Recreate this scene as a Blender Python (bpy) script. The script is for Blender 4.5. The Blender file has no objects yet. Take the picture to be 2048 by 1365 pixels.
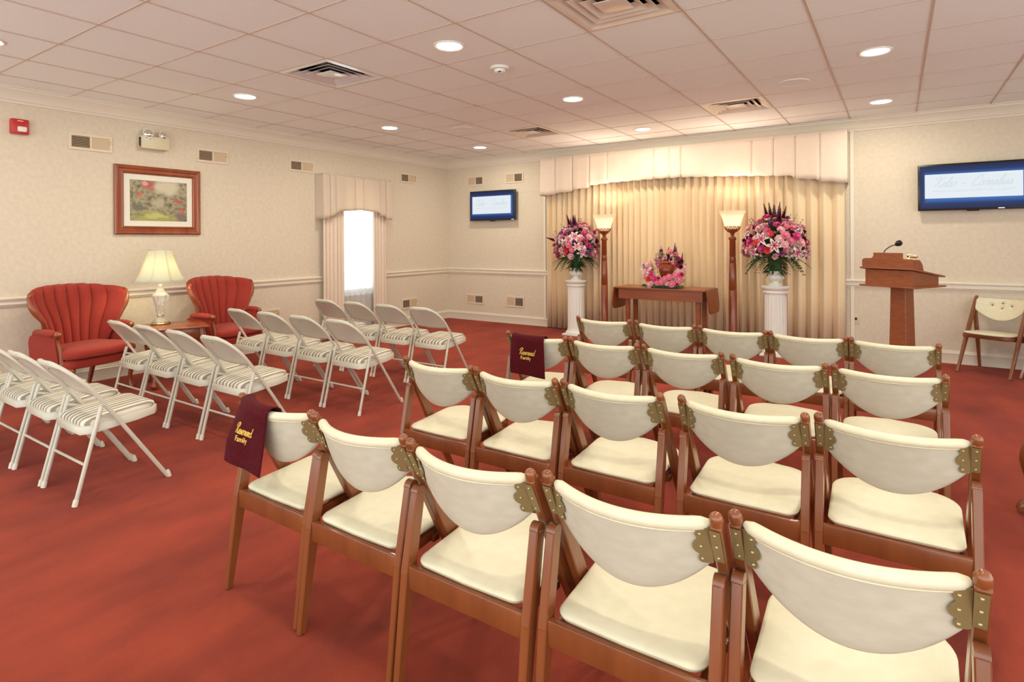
import bpy, bmesh, math, random
from mathutils import Vector, Matrix
random.seed(7)
PI = math.pi
S = bpy.context.scene
COL = S.collection

# ---------------------------------------------------------------- camera
FPX, CXP, CYP, YAW, ROL, HC = 1153.9, 1024.0, 480.2, -0.5873, 0.0057, 1.319
Rv = Vector((math.cos(YAW), -math.sin(YAW), 0)); Fv = Vector((math.sin(YAW), math.cos(YAW), 0)); Zv = Vector((0, 0, 1))
Rr = math.cos(ROL)*Rv - math.sin(ROL)*Zv
Ur = math.sin(ROL)*Rv + math.cos(ROL)*Zv
cd = bpy.data.cameras.new('camera'); cam = bpy.data.objects.new('camera', cd); COL.objects.link(cam)
M = Matrix((Rr, Ur, -Fv)).transposed().to_4x4(); M.translation = Vector((0, 0, HC)); cam.matrix_world = M
cd.sensor_width = 36; cd.lens = FPX/2048*36; cd.shift_y = -(682.5-CYP)/2048; cd.clip_start = 0.02
S.camera = cam

# ---------------------------------------------------------------- world and exposure
S.view_settings.view_transform = 'Standard'; S.view_settings.look = 'None'
S.view_settings.gamma = 1.0; S.view_settings.use_curve_mapping = False
S.view_settings.exposure = 0.0
W = bpy.data.worlds.new('world'); S.world = W; W.use_nodes = True
W.node_tree.nodes['Background'].inputs[0].default_value = (0.93, 1.0, 0.95, 1)
W.node_tree.nodes['Background'].inputs[1].default_value = 2.8

# ---------------------------------------------------------------- dimensions
XL, YB, XR, YF, ZC = -6.347, 7.578, 3.3, -1.9, 2.661
TILE, TX0, TY0 = 0.6096, 6.6936, 2.5392
def tile(a, b): return ((a-TX0)*TILE, (b+TY0)*TILE)

# ---------------------------------------------------------------- materials
MAT = {}
def mat(name, col, rough=.5, metal=0, **k):
    m = bpy.data.materials.new(name); m.use_nodes = True
    b = m.node_tree.nodes['Principled BSDF']
    b.inputs['Base Color'].default_value = (*col, 1); b.inputs['Roughness'].default_value = rough; b.inputs['Metallic'].default_value = metal
    for kk, v in k.items():
        b.inputs[kk.replace('_', ' ')].default_value = v
    MAT[name] = m
    return m
def nd(m, t, **k):
    n = m.node_tree.nodes.new(t)
    for a, v in k.items():
        if a.startswith('i_'): n.inputs[a[2:].replace('_', ' ')].default_value = v
        else: setattr(n, a, v)
    return n
def lk(m, a, b): m.node_tree.links.new(a, b)
def bs(m): return m.node_tree.nodes['Principled BSDF']
def ramp(m, stops, src, interp='LINEAR'):
    r = nd(m, 'ShaderNodeValToRGB'); r.color_ramp.interpolation = interp
    e = r.color_ramp.elements
    e[0].position, e[0].color = stops[0][0], (*stops[0][1], 1)
    e[1].position, e[1].color = stops[-1][0], (*stops[-1][1], 1)
    for p, c in stops[1:-1]:
        x = e.new(p); x.color = (*c, 1)
    lk(m, src, r.inputs[0]); return r
def coord(m, scale=(1, 1, 1), kind='Object', rot=(0, 0, 0)):
    t = nd(m, 'ShaderNodeTexCoord'); mp = nd(m, 'ShaderNodeMapping')
    mp.inputs['Scale'].default_value = scale; mp.inputs['Rotation'].default_value = rot
    lk(m, t.outputs[kind], mp.inputs[0]); return mp.outputs[0]
def noise(m, vec, scale, detail=3, rough=.5):
    n = nd(m, 'ShaderNodeTexNoise'); n.inputs['Scale'].default_value = scale
    n.inputs['Detail'].default_value = detail; n.inputs['Roughness'].default_value = rough
    lk(m, vec, n.inputs[0]); return n.outputs[0]
def bump(m, h, strength, dist=.002):
    b = nd(m, 'ShaderNodeBump'); b.inputs['Strength'].default_value = strength; b.inputs['Distance'].default_value = dist
    lk(m, h, b.inputs['Height']); lk(m, b.outputs[0], bs(m).inputs['Normal'])
def noisy(name, c1, c2, scale, rough=.5, bmp=0, stretch=(1, 1, 1), metal=0, detail=3, lo=.35, hi=.65, dist=.002, **k):
    m = mat(name, c1, rough, metal, **k)
    v = coord(m, stretch); n = noise(m, v, scale, detail)
    r = ramp(m, [(lo, c1), (hi, c2)], n); lk(m, r.outputs[0], bs(m).inputs['Base Color'])
    if bmp: bump(m, n, bmp, dist)
    return m

noisy('wallpaper', (.68, .585, .47), (.73, .635, .515), 26, .75, .15, detail=6)
m = noisy('carpet', (.25, .040, .020), (.34, .054, .027), 2.2, .95, 0, detail=8, lo=.3, hi=.7)
v = coord(m); n2 = noise(m, v, 260, 2); bump(m, n2, .6, .004)
v = coord(m, (1, .35, 1), rot=(0, 0, .9)); n4 = noise(m, v, 3.5, 5)
r4 = ramp(m, [(.38, (.80, .80, .86)), (.62, (1.1, 1.08, 1.02))], n4)
mxc = nd(m, 'ShaderNodeMix', data_type='RGBA', blend_type='MULTIPLY'); mxc.inputs[0].default_value = 1
lk(m, [l for l in m.node_tree.links if l.to_socket == bs(m).inputs['Base Color']][0].from_socket, mxc.inputs[6]); lk(m, r4.outputs[0], mxc.inputs[7]); lk(m, mxc.outputs[2], bs(m).inputs['Base Color'])
bs(m).inputs['Sheen Weight'].default_value = .1; bs(m).inputs['Sheen Tint'].default_value = (1, .55, .6, 1); bs(m).inputs['Specular IOR Level'].default_value = .1
noisy('ceiling_tile', (.86, .885, .89), (.91, .935, .94), 180, .9, .25, detail=2)
mat('grid_metal', (.58, .45, .36), .5)
mat('trim_paint', (.80, .73, .62), .38)
mat('white_paint', (.82, .79, .74), .4)
noisy('chair_wood', (.17, .045, .013), (.26, .076, .022), 9, .28, 0, (1, 1, .12), detail=5, Coat_Weight=.4, Coat_Roughness=.15)
noisy('red_wood', (.22, .045, .014), (.31, .07, .022), 9, .25, 0, (1, 1, .15), detail=5, Coat_Weight=.4, Coat_Roughness=.12)
noisy('lectern_wood', (.24, .064, .022), (.31, .09, .032), 14, .38, 0, (1, 1, 6), detail=4)
noisy('table_wood', (.23, .055, .018), (.31, .08, .025), 12, .3, 0, (.2, 1, 1), detail=4)
noisy('vinyl', (.72, .665, .48), (.76, .705, .52), 30, .42, .05, detail=5)
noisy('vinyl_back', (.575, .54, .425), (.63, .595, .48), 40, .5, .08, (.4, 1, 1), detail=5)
mat('brass', (.30, .235, .105), .42, .35)
mat('brass_screw', (.46, .36, .17), .3, .5)
mat('brass_bright', (.80, .62, .30), .2, 1)
mat('chair_metal', (.60, .565, .475), .33, 0, Coat_Weight=.3)
mat('rubber_cap', (.72, .66, .58), .5)
noisy('red_fabric', (.30, .022, .012), (.37, .034, .018), 160, .85, .3, detail=2, Sheen_Weight=.08)
noisy('velvet', (.060, .003, .006), (.085, .005, .009), 120, .9, .3, detail=2, Specular_IOR_Level=.15, Sheen_Weight=.06, Sheen_Tint=(.8, .2, .25, 1))
mat('gold_thread', (.95, .68, .14), .45)
noisy('drape', (.86, .68, .455), (.88, .71, .49), 60, .75, .05)
noisy('valance', (.77, .63, .52), (.81, .67, .56), 60, .7, .05)
mat('plaster', (.84, .83, .80), .35)
mat('black_plastic', (.012, .012, .014), .25)
mat('dark_grille', (.045, .028, .015), .6)
mat('vent_beige', (.60, .46, .31), .5)
mat('vent_frame', (.76, .64, .52), .45)
mat('chrome', (.80, .83, .84), .12, .22)
mat('mirror', (.85, .85, .83), .08, 1)
mat('diffuser_metal', (.78, .72, .64), .28, .25)
mat('red_plastic', (.50, .02, .015), .35)
mat('beige_plastic', (.66, .60, .42), .45)
mat('white_plastic', (.80, .78, .74), .35)
mat('dark_metal', (.05, .045, .035), .4, .6)
mat('leaf', (.035, .085, .03), .55)
mat('fern', (.05, .12, .035), .6)
mat('petal_pink', (.80, .22, .32), .6); mat('petal_pale', (.84, .46, .50), .6); mat('petal_hot', (.68, .06, .24), .6)
mat('petal_red', (.60, .012, .02), .55); mat('petal_dark', (.14, .006, .03), .6); mat('petal_white', (.82, .72, .66), .6)
mat('petal_purple', (.34, .10, .26), .6); mat('flower_center', (.55, .10, .05), .6)
noisy('urn_glaze', (.22, .035, .012), (.30, .055, .018), 6, .15, 0)
mat('mat_board', (.80, .77, .68), .7)
m = mat('window_glass', (1, 1, 1), .02); bs(m).inputs['Transmission Weight'].default_value = 1; bs(m).inputs['IOR'].default_value = 1.02
m = mat('crystal', (.98, .97, .95), .04); bs(m).inputs['Transmission Weight'].default_value = .75; bs(m).inputs['IOR'].default_value = 1.5
# stripes that run front to back on the seat cloth
m = mat('stripe_cloth', (.6, .6, .6), .85)
v = coord(m); sx = nd(m, 'ShaderNodeSeparateXYZ'); lk(m, v, sx.inputs[0])
mu = nd(m, 'ShaderNodeMath', operation='MULTIPLY_ADD'); mu.inputs[1].default_value = 8.6; mu.inputs[2].default_value = .35; lk(m, sx.outputs[0], mu.inputs[0])
fr = nd(m, 'ShaderNodeMath', operation='FRACT'); lk(m, mu.outputs[0], fr.inputs[0])
r = ramp(m, [(0, (.23, .195, .17)), (.12, (.23, .195, .17)), (.16, (.72, .66, .52)), (.30, (.72, .66, .52)), (.34, (.30, .25, .21)), (.46, (.36, .31, .26)), (.50, (.76, .71, .58)), (.64, (.76, .71, .58)), (.68, (.25, .215, .185)), (.80, (.30, .26, .22)), (.86, (.70, .64, .54)), (1, (.66, .60, .50))], fr.outputs[0])
lk(m, r.outputs[0], bs(m).inputs['Base Color'])
# emitters (real lamps and screens)
def emit(name, col, s):
    m = mat(name, (0, 0, 0), .5); bs(m).inputs['Emission Color'].default_value = (*col, 1); bs(m).inputs['Emission Strength'].default_value = s; return m
emit('lamp_disc', (1, .93, .80), 9)
emit('screen_white', (.86, .93, .98), .88)
emit('screen_text', (.68, .79, .87), .87)
emit('led_red', (1, .12, .05), 3)
emit('led_white', (.9, .95, 1), 1.2)
# dim blue backlight spill of the screen around the bright picture
m = mat('screen_blue', (.01, .012, .02), .12)
v = coord(m, (1, 1, 1)); sx = nd(m, 'ShaderNodeSeparateXYZ'); lk(m, v, sx.inputs[0])
def fall(sock, a0, a1):
    az = nd(m, 'ShaderNodeMath', operation='ABSOLUTE'); lk(m, sock, az.inputs[0])
    mr = nd(m, 'ShaderNodeMapRange'); mr.inputs[1].default_value = a0; mr.inputs[2].default_value = a1; lk(m, az.outputs[0], mr.inputs[0]); return mr.outputs[0]
mxn = nd(m, 'ShaderNodeMath', operation='MAXIMUM'); lk(m, fall(sx.outputs[2], .12, .24), mxn.inputs[0]); lk(m, fall(sx.outputs[0], .37, .47), mxn.inputs[1])
r = ramp(m, [(.03, (.04, .15, .46)), (.40, (.012, .03, .13)), (1, (.006, .006, .018))], mxn.outputs[0])
lk(m, r.outputs[0], bs(m).inputs['Emission Color']); bs(m).inputs['Emission Strength'].default_value = 1.0; bs(m).inputs['Specular IOR Level'].default_value = .12; bs(m).inputs['Roughness'].default_value = .3
# translucent cloths
def translucent(name, col, tcol, fac, transp=0):
    m = mat(name, col, .8); t = nd(m, 'ShaderNodeBsdfTranslucent'); t.inputs[0].default_value = (*tcol, 1)
    mx = nd(m, 'ShaderNodeMixShader'); mx.inputs[0].default_value = fac
    out = m.node_tree.nodes['Material Output']
    lk(m, bs(m).outputs[0], mx.inputs[1]); lk(m, t.outputs[0], mx.inputs[2]); last = mx
    if transp:
        tr = nd(m, 'ShaderNodeBsdfTransparent'); m2 = nd(m, 'ShaderNodeMixShader'); m2.inputs[0].default_value = transp
        lk(m, mx.outputs[0], m2.inputs[1]); lk(m, tr.outputs[0], m2.inputs[2]); last = m2
    lk(m, last.outputs[0], out.inputs[0]); return m
translucent('shade_cloth', (.82, .80, .70), (.50, .49, .38), .5)
translucent('sheer', (.85, .87, .90), (.9, .92, .95), .55, .62)
translucent('valance_thin', (.84, .72, .62), (.90, .76, .56), .32)
translucent('alabaster', (.85, .80, .72), (.95, .82, .70), .55)
# painting: lawn, red blossoms, pale sky and a light path, soft brushwork
m = mat('painting', (.5, .5, .4), .35)
v = coord(m, kind='Generated')
nz = nd(m, 'ShaderNodeTexNoise'); nz.inputs['Scale'].default_value = 6; nz.inputs['Detail'].default_value = 4; lk(m, v, nz.inputs[0])
ad = nd(m, 'ShaderNodeVectorMath', operation='MULTIPLY_ADD'); lk(m, nz.outputs[1], ad.inputs[0]); ad.inputs[1].default_value = (.22, .22, .22); lk(m, v, ad.inputs[2])
n3 = noise(m, v, 11, 6)
base = ramp(m, [(.3, (.10, .085, .05)), (.45, (.24, .22, .13)), (.6, (.42, .36, .25)), (.72, (.20, .07, .05))], n3)
cur = base.outputs[0]
def blob(cur, c, cy, cz, ry, rz, soft=.5):
    s = nd(m, 'ShaderNodeVectorMath', operation='SUBTRACT'); lk(m, ad.outputs[0], s.inputs[0]); s.inputs[1].default_value = (cy+.11, 0, cz+.11)
    q = nd(m, 'ShaderNodeVectorMath', operation='MULTIPLY'); lk(m, s.outputs[0], q.inputs[0]); q.inputs[1].default_value = (1/ry, 0, 1/rz)
    l = nd(m, 'ShaderNodeVectorMath', operation='LENGTH'); lk(m, q.outputs[0], l.inputs[0])
    mr = nd(m, 'ShaderNodeMapRange'); mr.inputs[1].default_value = 1-soft; mr.inputs[2].default_value = 1; mr.inputs[3].default_value = 1; mr.inputs[4].default_value = 0; lk(m, l.outputs['Value'], mr.inputs[0])
    mx = nd(m, 'ShaderNodeMix', data_type='RGBA'); lk(m, mr.outputs[0], mx.inputs[0]); lk(m, cur, mx.inputs[6]); mx.inputs[7].default_value = (*c, 1)
    return mx.outputs[2]
for args in [((.62, .56, .42), .62, .85, .30, .25), ((.45, .10, .10), .32, .88, .14, .16), ((.7, .35, .33), .27, .92, .06, .06), ((.66, .12, .10), .17, .66, .06, .08), ((.45, .40, .28), .50, .45, .14, .16),
             ((.36, .36, .10), .42, .02, .48, .26), ((.52, .50, .20), .45, .12, .25, .08), ((.40, .12, .10), .85, .52, .10, .08), ((.62, .10, .08), .90, .28, .07, .05), ((.20, .15, .14), .90, .12, .16, .14), ((.15, .16, .12), .15, .32, .16, .10)]:
    cur = blob(cur, *args)
lk(m, cur, bs(m).inputs['Base Color'])
bs(m).inputs['Coat Weight'].default_value = 1; bs(m).inputs['Coat Roughness'].default_value = .03

# ---------------------------------------------------------------- mesh helpers
def add_box(bm, c, s, rot=None, bev=0, seg=2):
    g = bmesh.ops.create_cube(bm, size=1)['verts']
    Mx = Matrix.Translation(c) @ (rot.to_4x4() if rot else Matrix.Identity(4)) @ Matrix.Diagonal((*s, 1))
    bmesh.ops.transform(bm, matrix=Mx, verts=g)
    if bev:
        es = {e for v_ in g for e in v_.link_edges}
        bmesh.ops.bevel(bm, geom=list(es), offset=bev, segments=seg, profile=.5, affect='EDGES', clamp_overlap=True)
def bridge(bm, rings, close=True, caps=True):
    vr = [[bm.verts.new(p) for p in r_] for r_ in rings]
    n = len(vr[0])
    for a, b in zip(vr, vr[1:]):
        for i in range(n if close else n-1):
            j = (i+1) % n
            bm.faces.new((a[i], a[j], b[j], b[i]))
    if caps and close:
        bm.faces.new(list(reversed(vr[0]))); bm.faces.new(vr[-1])
    return vr
def add_lathe(bm, prof, c=(0, 0, 0), n=24, sc=lambda a, z: 1.0):
    rings = []
    for r_, z in prof:
        rings.append([Vector((c[0]+r_*sc(2*PI*i/n, z)*math.cos(2*PI*i/n), c[1]+r_*sc(2*PI*i/n, z)*math.sin(2*PI*i/n), c[2]+z)) for i in range(n)])
    bridge(bm, rings)
def catmull(P, k=6):
    P = [Vector(p) for p in P]; out = []
    for i in range(len(P)-1):
        p0, p1, p2, p3 = P[max(i-1, 0)], P[i], P[i+1], P[min(i+2, len(P)-1)]
        for j in range(k):
            t = j/k
            out.append(.5*((2*p1)+(p2-p0)*t+(2*p0-5*p1+4*p2-p3)*t*t+(3*p1-p0-3*p2+p3)*t**3))
    out.append(P[-1]); return out
def add_tube(bm, pts, r, n=10, flat=1.0, caps=True):
    pts = [Vector(p) for p in pts]; m_ = len(pts)
    rad = r if isinstance(r, (list, tuple)) else [r]*m_
    rings = []; up = None
    for i, p in enumerate(pts):
        t = (pts[min(i+1, m_-1)]-pts[max(i-1, 0)]).normalized()
        if up is None:
            up = Vector((0, 0, 1)) if abs(t.z) < .9 else Vector((0, 1, 0))
        s = t.cross(up).normalized(); up = s.cross(t).normalized()
        rings.append([p+rad[i]*(math.cos(2*PI*k/n)*s+flat*math.sin(2*PI*k/n)*up) for k in range(n)])
    bridge(bm, rings, caps=caps)
def add_prism(bm, outline, fn, t):
    """outline 2D points; fn(a,b,h)->3D; h from 0 to t"""
    A = [bm.verts.new(fn(a, b, 0)) for a, b in outline]; B = [bm.verts.new(fn(a, b, t)) for a, b in outline]
    n = len(A); bm.faces.new(list(reversed(A))); bm.faces.new(B)
    for i in range(n):
        j = (i+1) % n; bm.faces.new((A[i], A[j], B[j], B[i]))
def add_bar(bm, p0, p1, w0, d0, w1=None, d1=None, up=(1, 0, 0), bev=.003):
    """tapered rectangular bar; w across 'up' axis, d across the other"""
    w1 = w1 or w0; d1 = d1 or d0
    p0, p1, u = Vector(p0), Vector(p1), Vector(up)
    t = (p1-p0).normalized(); u = (u-t*u.dot(t)).normalized(); v_ = t.cross(u)
    def ring(p, w, d):
        b = min(bev, w*.4, d*.4); o = []
        for sx_, sy_ in ((1, 1), (-1, 1), (-1, -1), (1, -1)):
            a = (sx_*(w/2-b), sy_*d/2); c = (sx_*w/2, sy_*(d/2-b))
            o += [a, c] if (sx_*sy_ < 0) else [c, a]
        return [p+u*x+v_*y for x, y in o]
    e = t*bev
    bridge(bm, [ring(p0, w0-2*bev, d0-2*bev), ring(p0+e, w0, d0), ring(p1-e, w1, d1), ring(p1, w1-2*bev, d1-2*bev)])
def sheet(bm, f, nu, nv, thick=None):
    V = [[bm.verts.new(f(i/nu, j/nv)) for j in range(nv+1)] for i in range(nu+1)]
    for i in range(nu):
        for j in range(nv):
            bm.faces.new((V[i][j], V[i+1][j], V[i+1][j+1], V[i][j+1]))
def obj(name, bm, mt, parent=None, sharp=40, loc=None, solid=0):
    bmesh.ops.recalc_face_normals(bm, faces=bm.faces)
    me = bpy.data.meshes.new(name); bm.to_mesh(me); bm.free()
    for p in me.polygons: p.use_smooth = True
    me.set_sharp_from_angle(angle=math.radians(sharp))
    for x in (mt if isinstance(mt, (list, tuple)) else [mt]): me.materials.append(MAT[x])
    o = bpy.data.objects.new(name, me); COL.objects.link(o)
    if parent: o.parent = parent
    if loc: o.location = loc
    if solid:
        s = o.modifiers.new('thickness', 'SOLIDIFY'); s.thickness = solid; s.offset = 0
    return o
def B(): return bmesh.new()
def thing(name, label, cat, loc=(0, 0, 0), rz=0, group=None):
    o = bpy.data.objects.new(name, None); COL.objects.link(o); o.empty_display_size = .1
    o.location = loc; o.rotation_euler = (0, 0, rz); o['label'] = label; o['category'] = cat
    if group: o['group'] = group
    return o
def tag(o, label, cat, group=None):
    o['label'] = label; o['category'] = cat
    if group: o['group'] = group
    return o
def struct(name, bm, mt, sharp=40, parent=None):
    o = obj(name, bm, mt, parent, sharp)
    if not parent: o['kind'] = 'structure'
    return o
def dup(root, loc, rz, label, group=None):
    r_ = root.copy(); COL.objects.link(r_); r_.location = loc; r_.rotation_euler = (0, 0, rz); r_['label'] = label
    if group: r_['group'] = group
    for ch in list(root.children):
        c_ = ch.copy(); COL.objects.link(c_); c_.parent = r_
        for g in ch.children:
            d_ = g.copy(); COL.objects.link(d_); d_.parent = c_
    return r_
def area(name, loc, size, power, col, rot=(0, 0, 0), shape='DISK', parent=None, spread=PI):
    l = bpy.data.lights.new(name, 'AREA'); l.shape = shape; l.size = size; l.energy = power; l.color = col; l.spread = spread
    o = bpy.data.objects.new(name, l); COL.objects.link(o); o.location = loc; o.rotation_euler = rot
    if parent: o.parent = parent
    return o
def point(name, loc, power, col, r=.04, parent=None):
    l = bpy.data.lights.new(name, 'POINT'); l.energy = power; l.color = col; l.shadow_soft_size = r
    o = bpy.data.objects.new(name, l); COL.objects.link(o); o.location = loc
    if parent: o.parent = parent
    return o

# ================================================================ SETTING
b = B(); add_box(b, ((XL+XR)/2, (YB+YF)/2, -.05), (XR-XL+.4, YB-YF+.4, .1)); struct('floor', b, 'carpet')
VENTS = [(0, 2), (4, 2), (4, 7), (0, 7)]
xs_ = sorted({XL-.2, XR+.2}|{tile(a+d, 0)[0] for a, q in VENTS for d in (0, 1)}); ys_ = sorted({YF-.2, YB+.2}|{tile(0, q+d)[1] for a, q in VENTS for d in (0, 1)})
b = B()
for x0, x1 in zip(xs_, xs_[1:]):
    for y0, y1 in zip(ys_, ys_[1:]):
        if any(abs(tile(a, q)[0]-x0) < .01 and abs(tile(a, q)[1]-y0) < .01 for a, q in VENTS): continue
        add_box(b, ((x0+x1)/2, (y0+y1)/2, ZC+.05), (x1-x0, y1-y0, .1))
struct('ceiling', b, 'ceiling_tile')
b = B()
a = -3
while tile(a, 0)[0] < XR:
    x = tile(a, 0)[0]; a += 1
    if x > XL+.06: add_box(b, (x, (YB+YF)/2, ZC-.002), (.010, YB-YF, .006))
k = -8
while tile(0, k)[1] < YB:
    y = tile(0, k)[1]; k += 1
    if YF < y < YB-.06: add_box(b, ((XL+XR)/2, y, ZC-.0015), (XR-XL, .007, .005))
struct('trim_1', b, 'grid_metal')
WY0, WY1, WZ0, WZ1 = 5.12, 6.0, .58, 2.08            # window opening in the left wall
b = B(); T = .14
for y0, y1, z0, z1 in ((YF, WY0, 0, ZC), (WY1, YB+T, 0, ZC), (WY0, WY1, 0, WZ0), (WY0, WY1, WZ1, ZC)):
    add_box(b, (XL-T/2, (y0+y1)/2, (z0+z1)/2), (T, y1-y0, z1-z0))
struct('wall_left', b, 'wallpaper')
b = B(); add_box(b, ((XL+XR)/2, YB+T/2, ZC/2), (XR-XL, T, ZC)); struct('wall_back', b, 'wallpaper')
b = B()
RW0, RW1 = 4.6, 6.2
for y0, y1, z0, z1 in ((3.9, RW0, 0, ZC), (RW1, YB+T, 0, ZC), (RW0, RW1, 0, .66), (RW0, RW1, 2.1, ZC)):
    add_box(b, (XR+T/2, (y0+y1)/2, (z0+z1)/2), (T, y1-y0, z1-z0))
struct('wall_right', b, 'wallpaper')
def runner(prof, side, ya=YF, yb=None):
    """moulding: profile (depth from wall, z) swept along a wall"""
    b = B()
    if side == 'left':
        A = [Vector((XL+d, ya, z)) for d, z in prof]; C_ = [Vector((XL+d, yb if yb else YB-d, z)) for d, z in prof]
    else:
        A = [Vector((XL+d, YB-d, z)) for d, z in prof]; C_ = [Vector((XR, YB-d, z)) for d, z in prof]
    bridge(b, [A, C_]); return b
base_p = [(0, 0), (.016, 0), (.016, .10), (.020, .108), (.012, .118), (.012, .128), (0, .134)]
rail_p = [(0, .768), (.012, .768), (.014, .778), (.024, .784), (.026, .792), (.016, .798), (.016, .822), (.034, .830), (.036, .842), (.028, .850), (0, .852)]
crown_p = [(0, ZC-.135), (.014, ZC-.135), (.018, ZC-.118), (.028, ZC-.110), (.036, ZC-.085), (.062, ZC-.045), (.080, ZC-.030), (.082, ZC-.016), (.094, ZC-.012), (.094, ZC), (0, ZC)]
for side in ('left', 'back'):
    struct('baseboard_'+side, runner(base_p, side), 'trim_paint', 30)
n_ = 2
for pr in (rail_p, crown_p):
    for side in ('left', 'back'):
        if pr is rail_p and side == 'left':
            struct('trim_%d' % n_, runner(pr, side, YF, 5.0), 'trim_paint', 30); n_ += 1
            struct('trim_%d' % n_, runner(pr, side, 6.1), 'trim_paint', 30); n_ += 1
            continue
        struct('trim_%d' % n_, runner(pr, side), 'trim_paint', 30); n_ += 1
# window in the left wall
w = bpy.data.objects.new('window_1', None); COL.objects.link(w); w['kind'] = 'structure'; w.location = (XL, 0, 0)
def wbox(b, y0, y1, z0, z1, x0, x1): add_box(b, ((x0+x1)/2, (y0+y1)/2, (z0+z1)/2), (x1-x0, y1-y0, z1-z0), bev=.003, seg=1)
b = B()
for q in ((WY0, WY0+.05, WZ0, WZ1), (WY1-.05, WY1, WZ0, WZ1), (WY0, WY1, WZ0, WZ0+.05), (WY0, WY1, WZ1-.05, WZ1)):
    wbox(b, *q, -.11, -.07)
obj('window_frame', b, 'white_paint', w)
b = B(); add_box(b, (-.09, (WY0+WY1)/2, (WZ0+WZ1)/2), (.004, WY1-WY0-.02, WZ1-WZ0-.02)); obj('window_glass', b, 'window_glass', w)
b = B(); wbox(b, WY0-.05, WY1+.05, WZ0-.03, WZ0, -.12, .03); obj('window_sill', b, 'white_paint', w)
# window in the right wall (out of the picture, gives the daylight on that side)
w = bpy.data.objects.new('window_2', None); COL.objects.link(w); w['kind'] = 'structure'; w.location = (XR, 0, 0)
b = B()
for q in ((RW0, RW0+.06, .66, 2.1), (RW1-.06, RW1, .66, 2.1), (RW0, RW1, .66, .72), (RW0, RW1, 2.04, 2.1), (RW0, RW1, 1.36, 1.40)):
    wbox(b, *q, .05, .09)
obj('window_frame', b, 'white_paint', w)

# ---------------------------------------------------------------- ceiling fittings
def downlight(a, bb, label):
    x, y = tile(a, bb)
    t = thing('recessed_light', label, 'ceiling light', (x, y, ZC), 0, 'recessed ceiling lights')
    b = B(); add_lathe(b, [(.088, -.004), (.098, -.010), (.106, -.006), (.108, 0), (.088, 0)], n=32); obj('trim_ring', b, 'white_paint', t)
    b = B(); add_lathe(b, [(.001, -.0072), (.06, -.0072), (.086, -.006), (.087, -.002), (.001, -.002)], n=32); obj('lens', b, 'lamp_disc', t)
    area('lamp', (0, 0, -.02), .16, 13, (1, .94, .74), parent=t)
for a, bb, lb in [(2.5, 2.5, 'round recessed light nearest the camera, beside the smoke detector'), (2.5, 5.5, 'round recessed light between the smoke detector and far square vent'),
                  (-1.5, 2.5, 'round recessed light left of the silver square vent'), (-1.5, 5.5, 'round recessed light above the curtained window side of ceiling'),
                  (-1.5, 8.42, 'farthest round recessed light, near the corner above the small television'), (6.5, 5.5, 'nearer round recessed light on the right, above lectern side'),
                  (6.5, 8.5, 'farther round recessed light on the right, above the lectern'), (2.5, 8.5, 'round recessed light in front of the wide stage valance'),
                  (-1.5, -.5, 'round recessed light cut off at the left picture edge'), (2.5, -.5, 'recessed light overhead behind the camera'), (6.5, 2.5, 'recessed light above the right end of nearest chair rows'),
                  (6.5, -.5, 'recessed light behind the camera on the right')]:
    downlight(a, bb, lb)
def diffuser(a, bb, label, mt):
    x, y = tile(a, bb)
    t = thing('air_diffuser', label, 'ceiling vent', (x, y, ZC), 0, 'square ceiling air diffusers')
    h = TILE/2-.008
    def frame(r0, r1, z0, z1):
        b = B()
        for k in range(4):
            c_, s_ = [(1, 0), (0, 1), (-1, 0), (0, -1)][k]
            def P(rr, q, z): return Vector((c_*rr-s_*q, s_*rr+c_*q, z))
            for zz in (0, .002): pass
            q = [P(r0, -r0, z0), P(r0, r0, z0), P(r1, r1, z1), P(r1, -r1, z1)]
            vs = [b.verts.new(p) for p in q]+[b.verts.new(p+Vector((0, 0, .003))) for p in q]
            for f in ((0, 1, 2, 3), (7, 6, 5, 4), (0, 4, 5, 1), (1, 5, 6, 2), (2, 6, 7, 3), (3, 7, 4, 0)): b.faces.new([vs[i] for i in f])
        return b
    obj('outer_frame', frame(h, h-.04, -.004, -.008), mt, t, 20)
    for q_ in (.040, .095, .150): obj('blade', frame(h-q_-.054, h-q_, .026, -.006), mt, t, 20)
    b = B(); add_box(b, (0, 0, -.004), (2*(h-.208), 2*(h-.208), .006), bev=.002); obj('center_plate', b, mt, t)
    b = B(); add_box(b, (0, 0, .085), (2*h-.01, 2*h-.01, .004));
    for c_, s_ in ((1, 0), (0, 1), (-1, 0), (0, -1)): add_box(b, (c_*(h-.003), s_*(h-.003), .045), (.004 if c_ else 2*h-.01, .004 if s_ else 2*h-.01, .08))
    obj('plenum_shade', b, 'dark_metal', t)  # dark box and side liners put in as the shade between the blades
for a, bb, lb, mt in [(.5, 2.5, 'silver square air vent nearest the picture wall', 'chrome'), (4.5, 2.5, 'large square vent cut by the top edge of picture', 'diffuser_metal'),
                      (4.5, 7.5, 'square vent in front of right part of valance', 'diffuser_metal'), (.5, 7.5, 'smaller looking far square vent left of the valance', 'diffuser_metal')]:
    diffuser(a, bb, lb, mt)
for a, bb, lb in [(-.4, 6.4, 'flush round ceiling speaker left, near far vent'), (5.5, 6.45, 'flush round ceiling speaker on the right')]:
    x, y = tile(a, bb)
    t = thing('ceiling_speaker', lb, 'speaker', (x, y, ZC), 0, 'ceiling speakers')
    b = B(); add_lathe(b, [(.112, -.003), (.118, -.007), (.126, -.004), (.127, 0), (.112, 0)], n=36); obj('rim', b, 'ceiling_tile', t)
    b = B(); add_lathe(b, [(.001, -.004), (.111, -.004), (.111, -.001), (.001, -.001)], n=36); obj('grille', b, 'ceiling_tile', t)
x, y = tile(2.5, 3.5)
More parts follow.
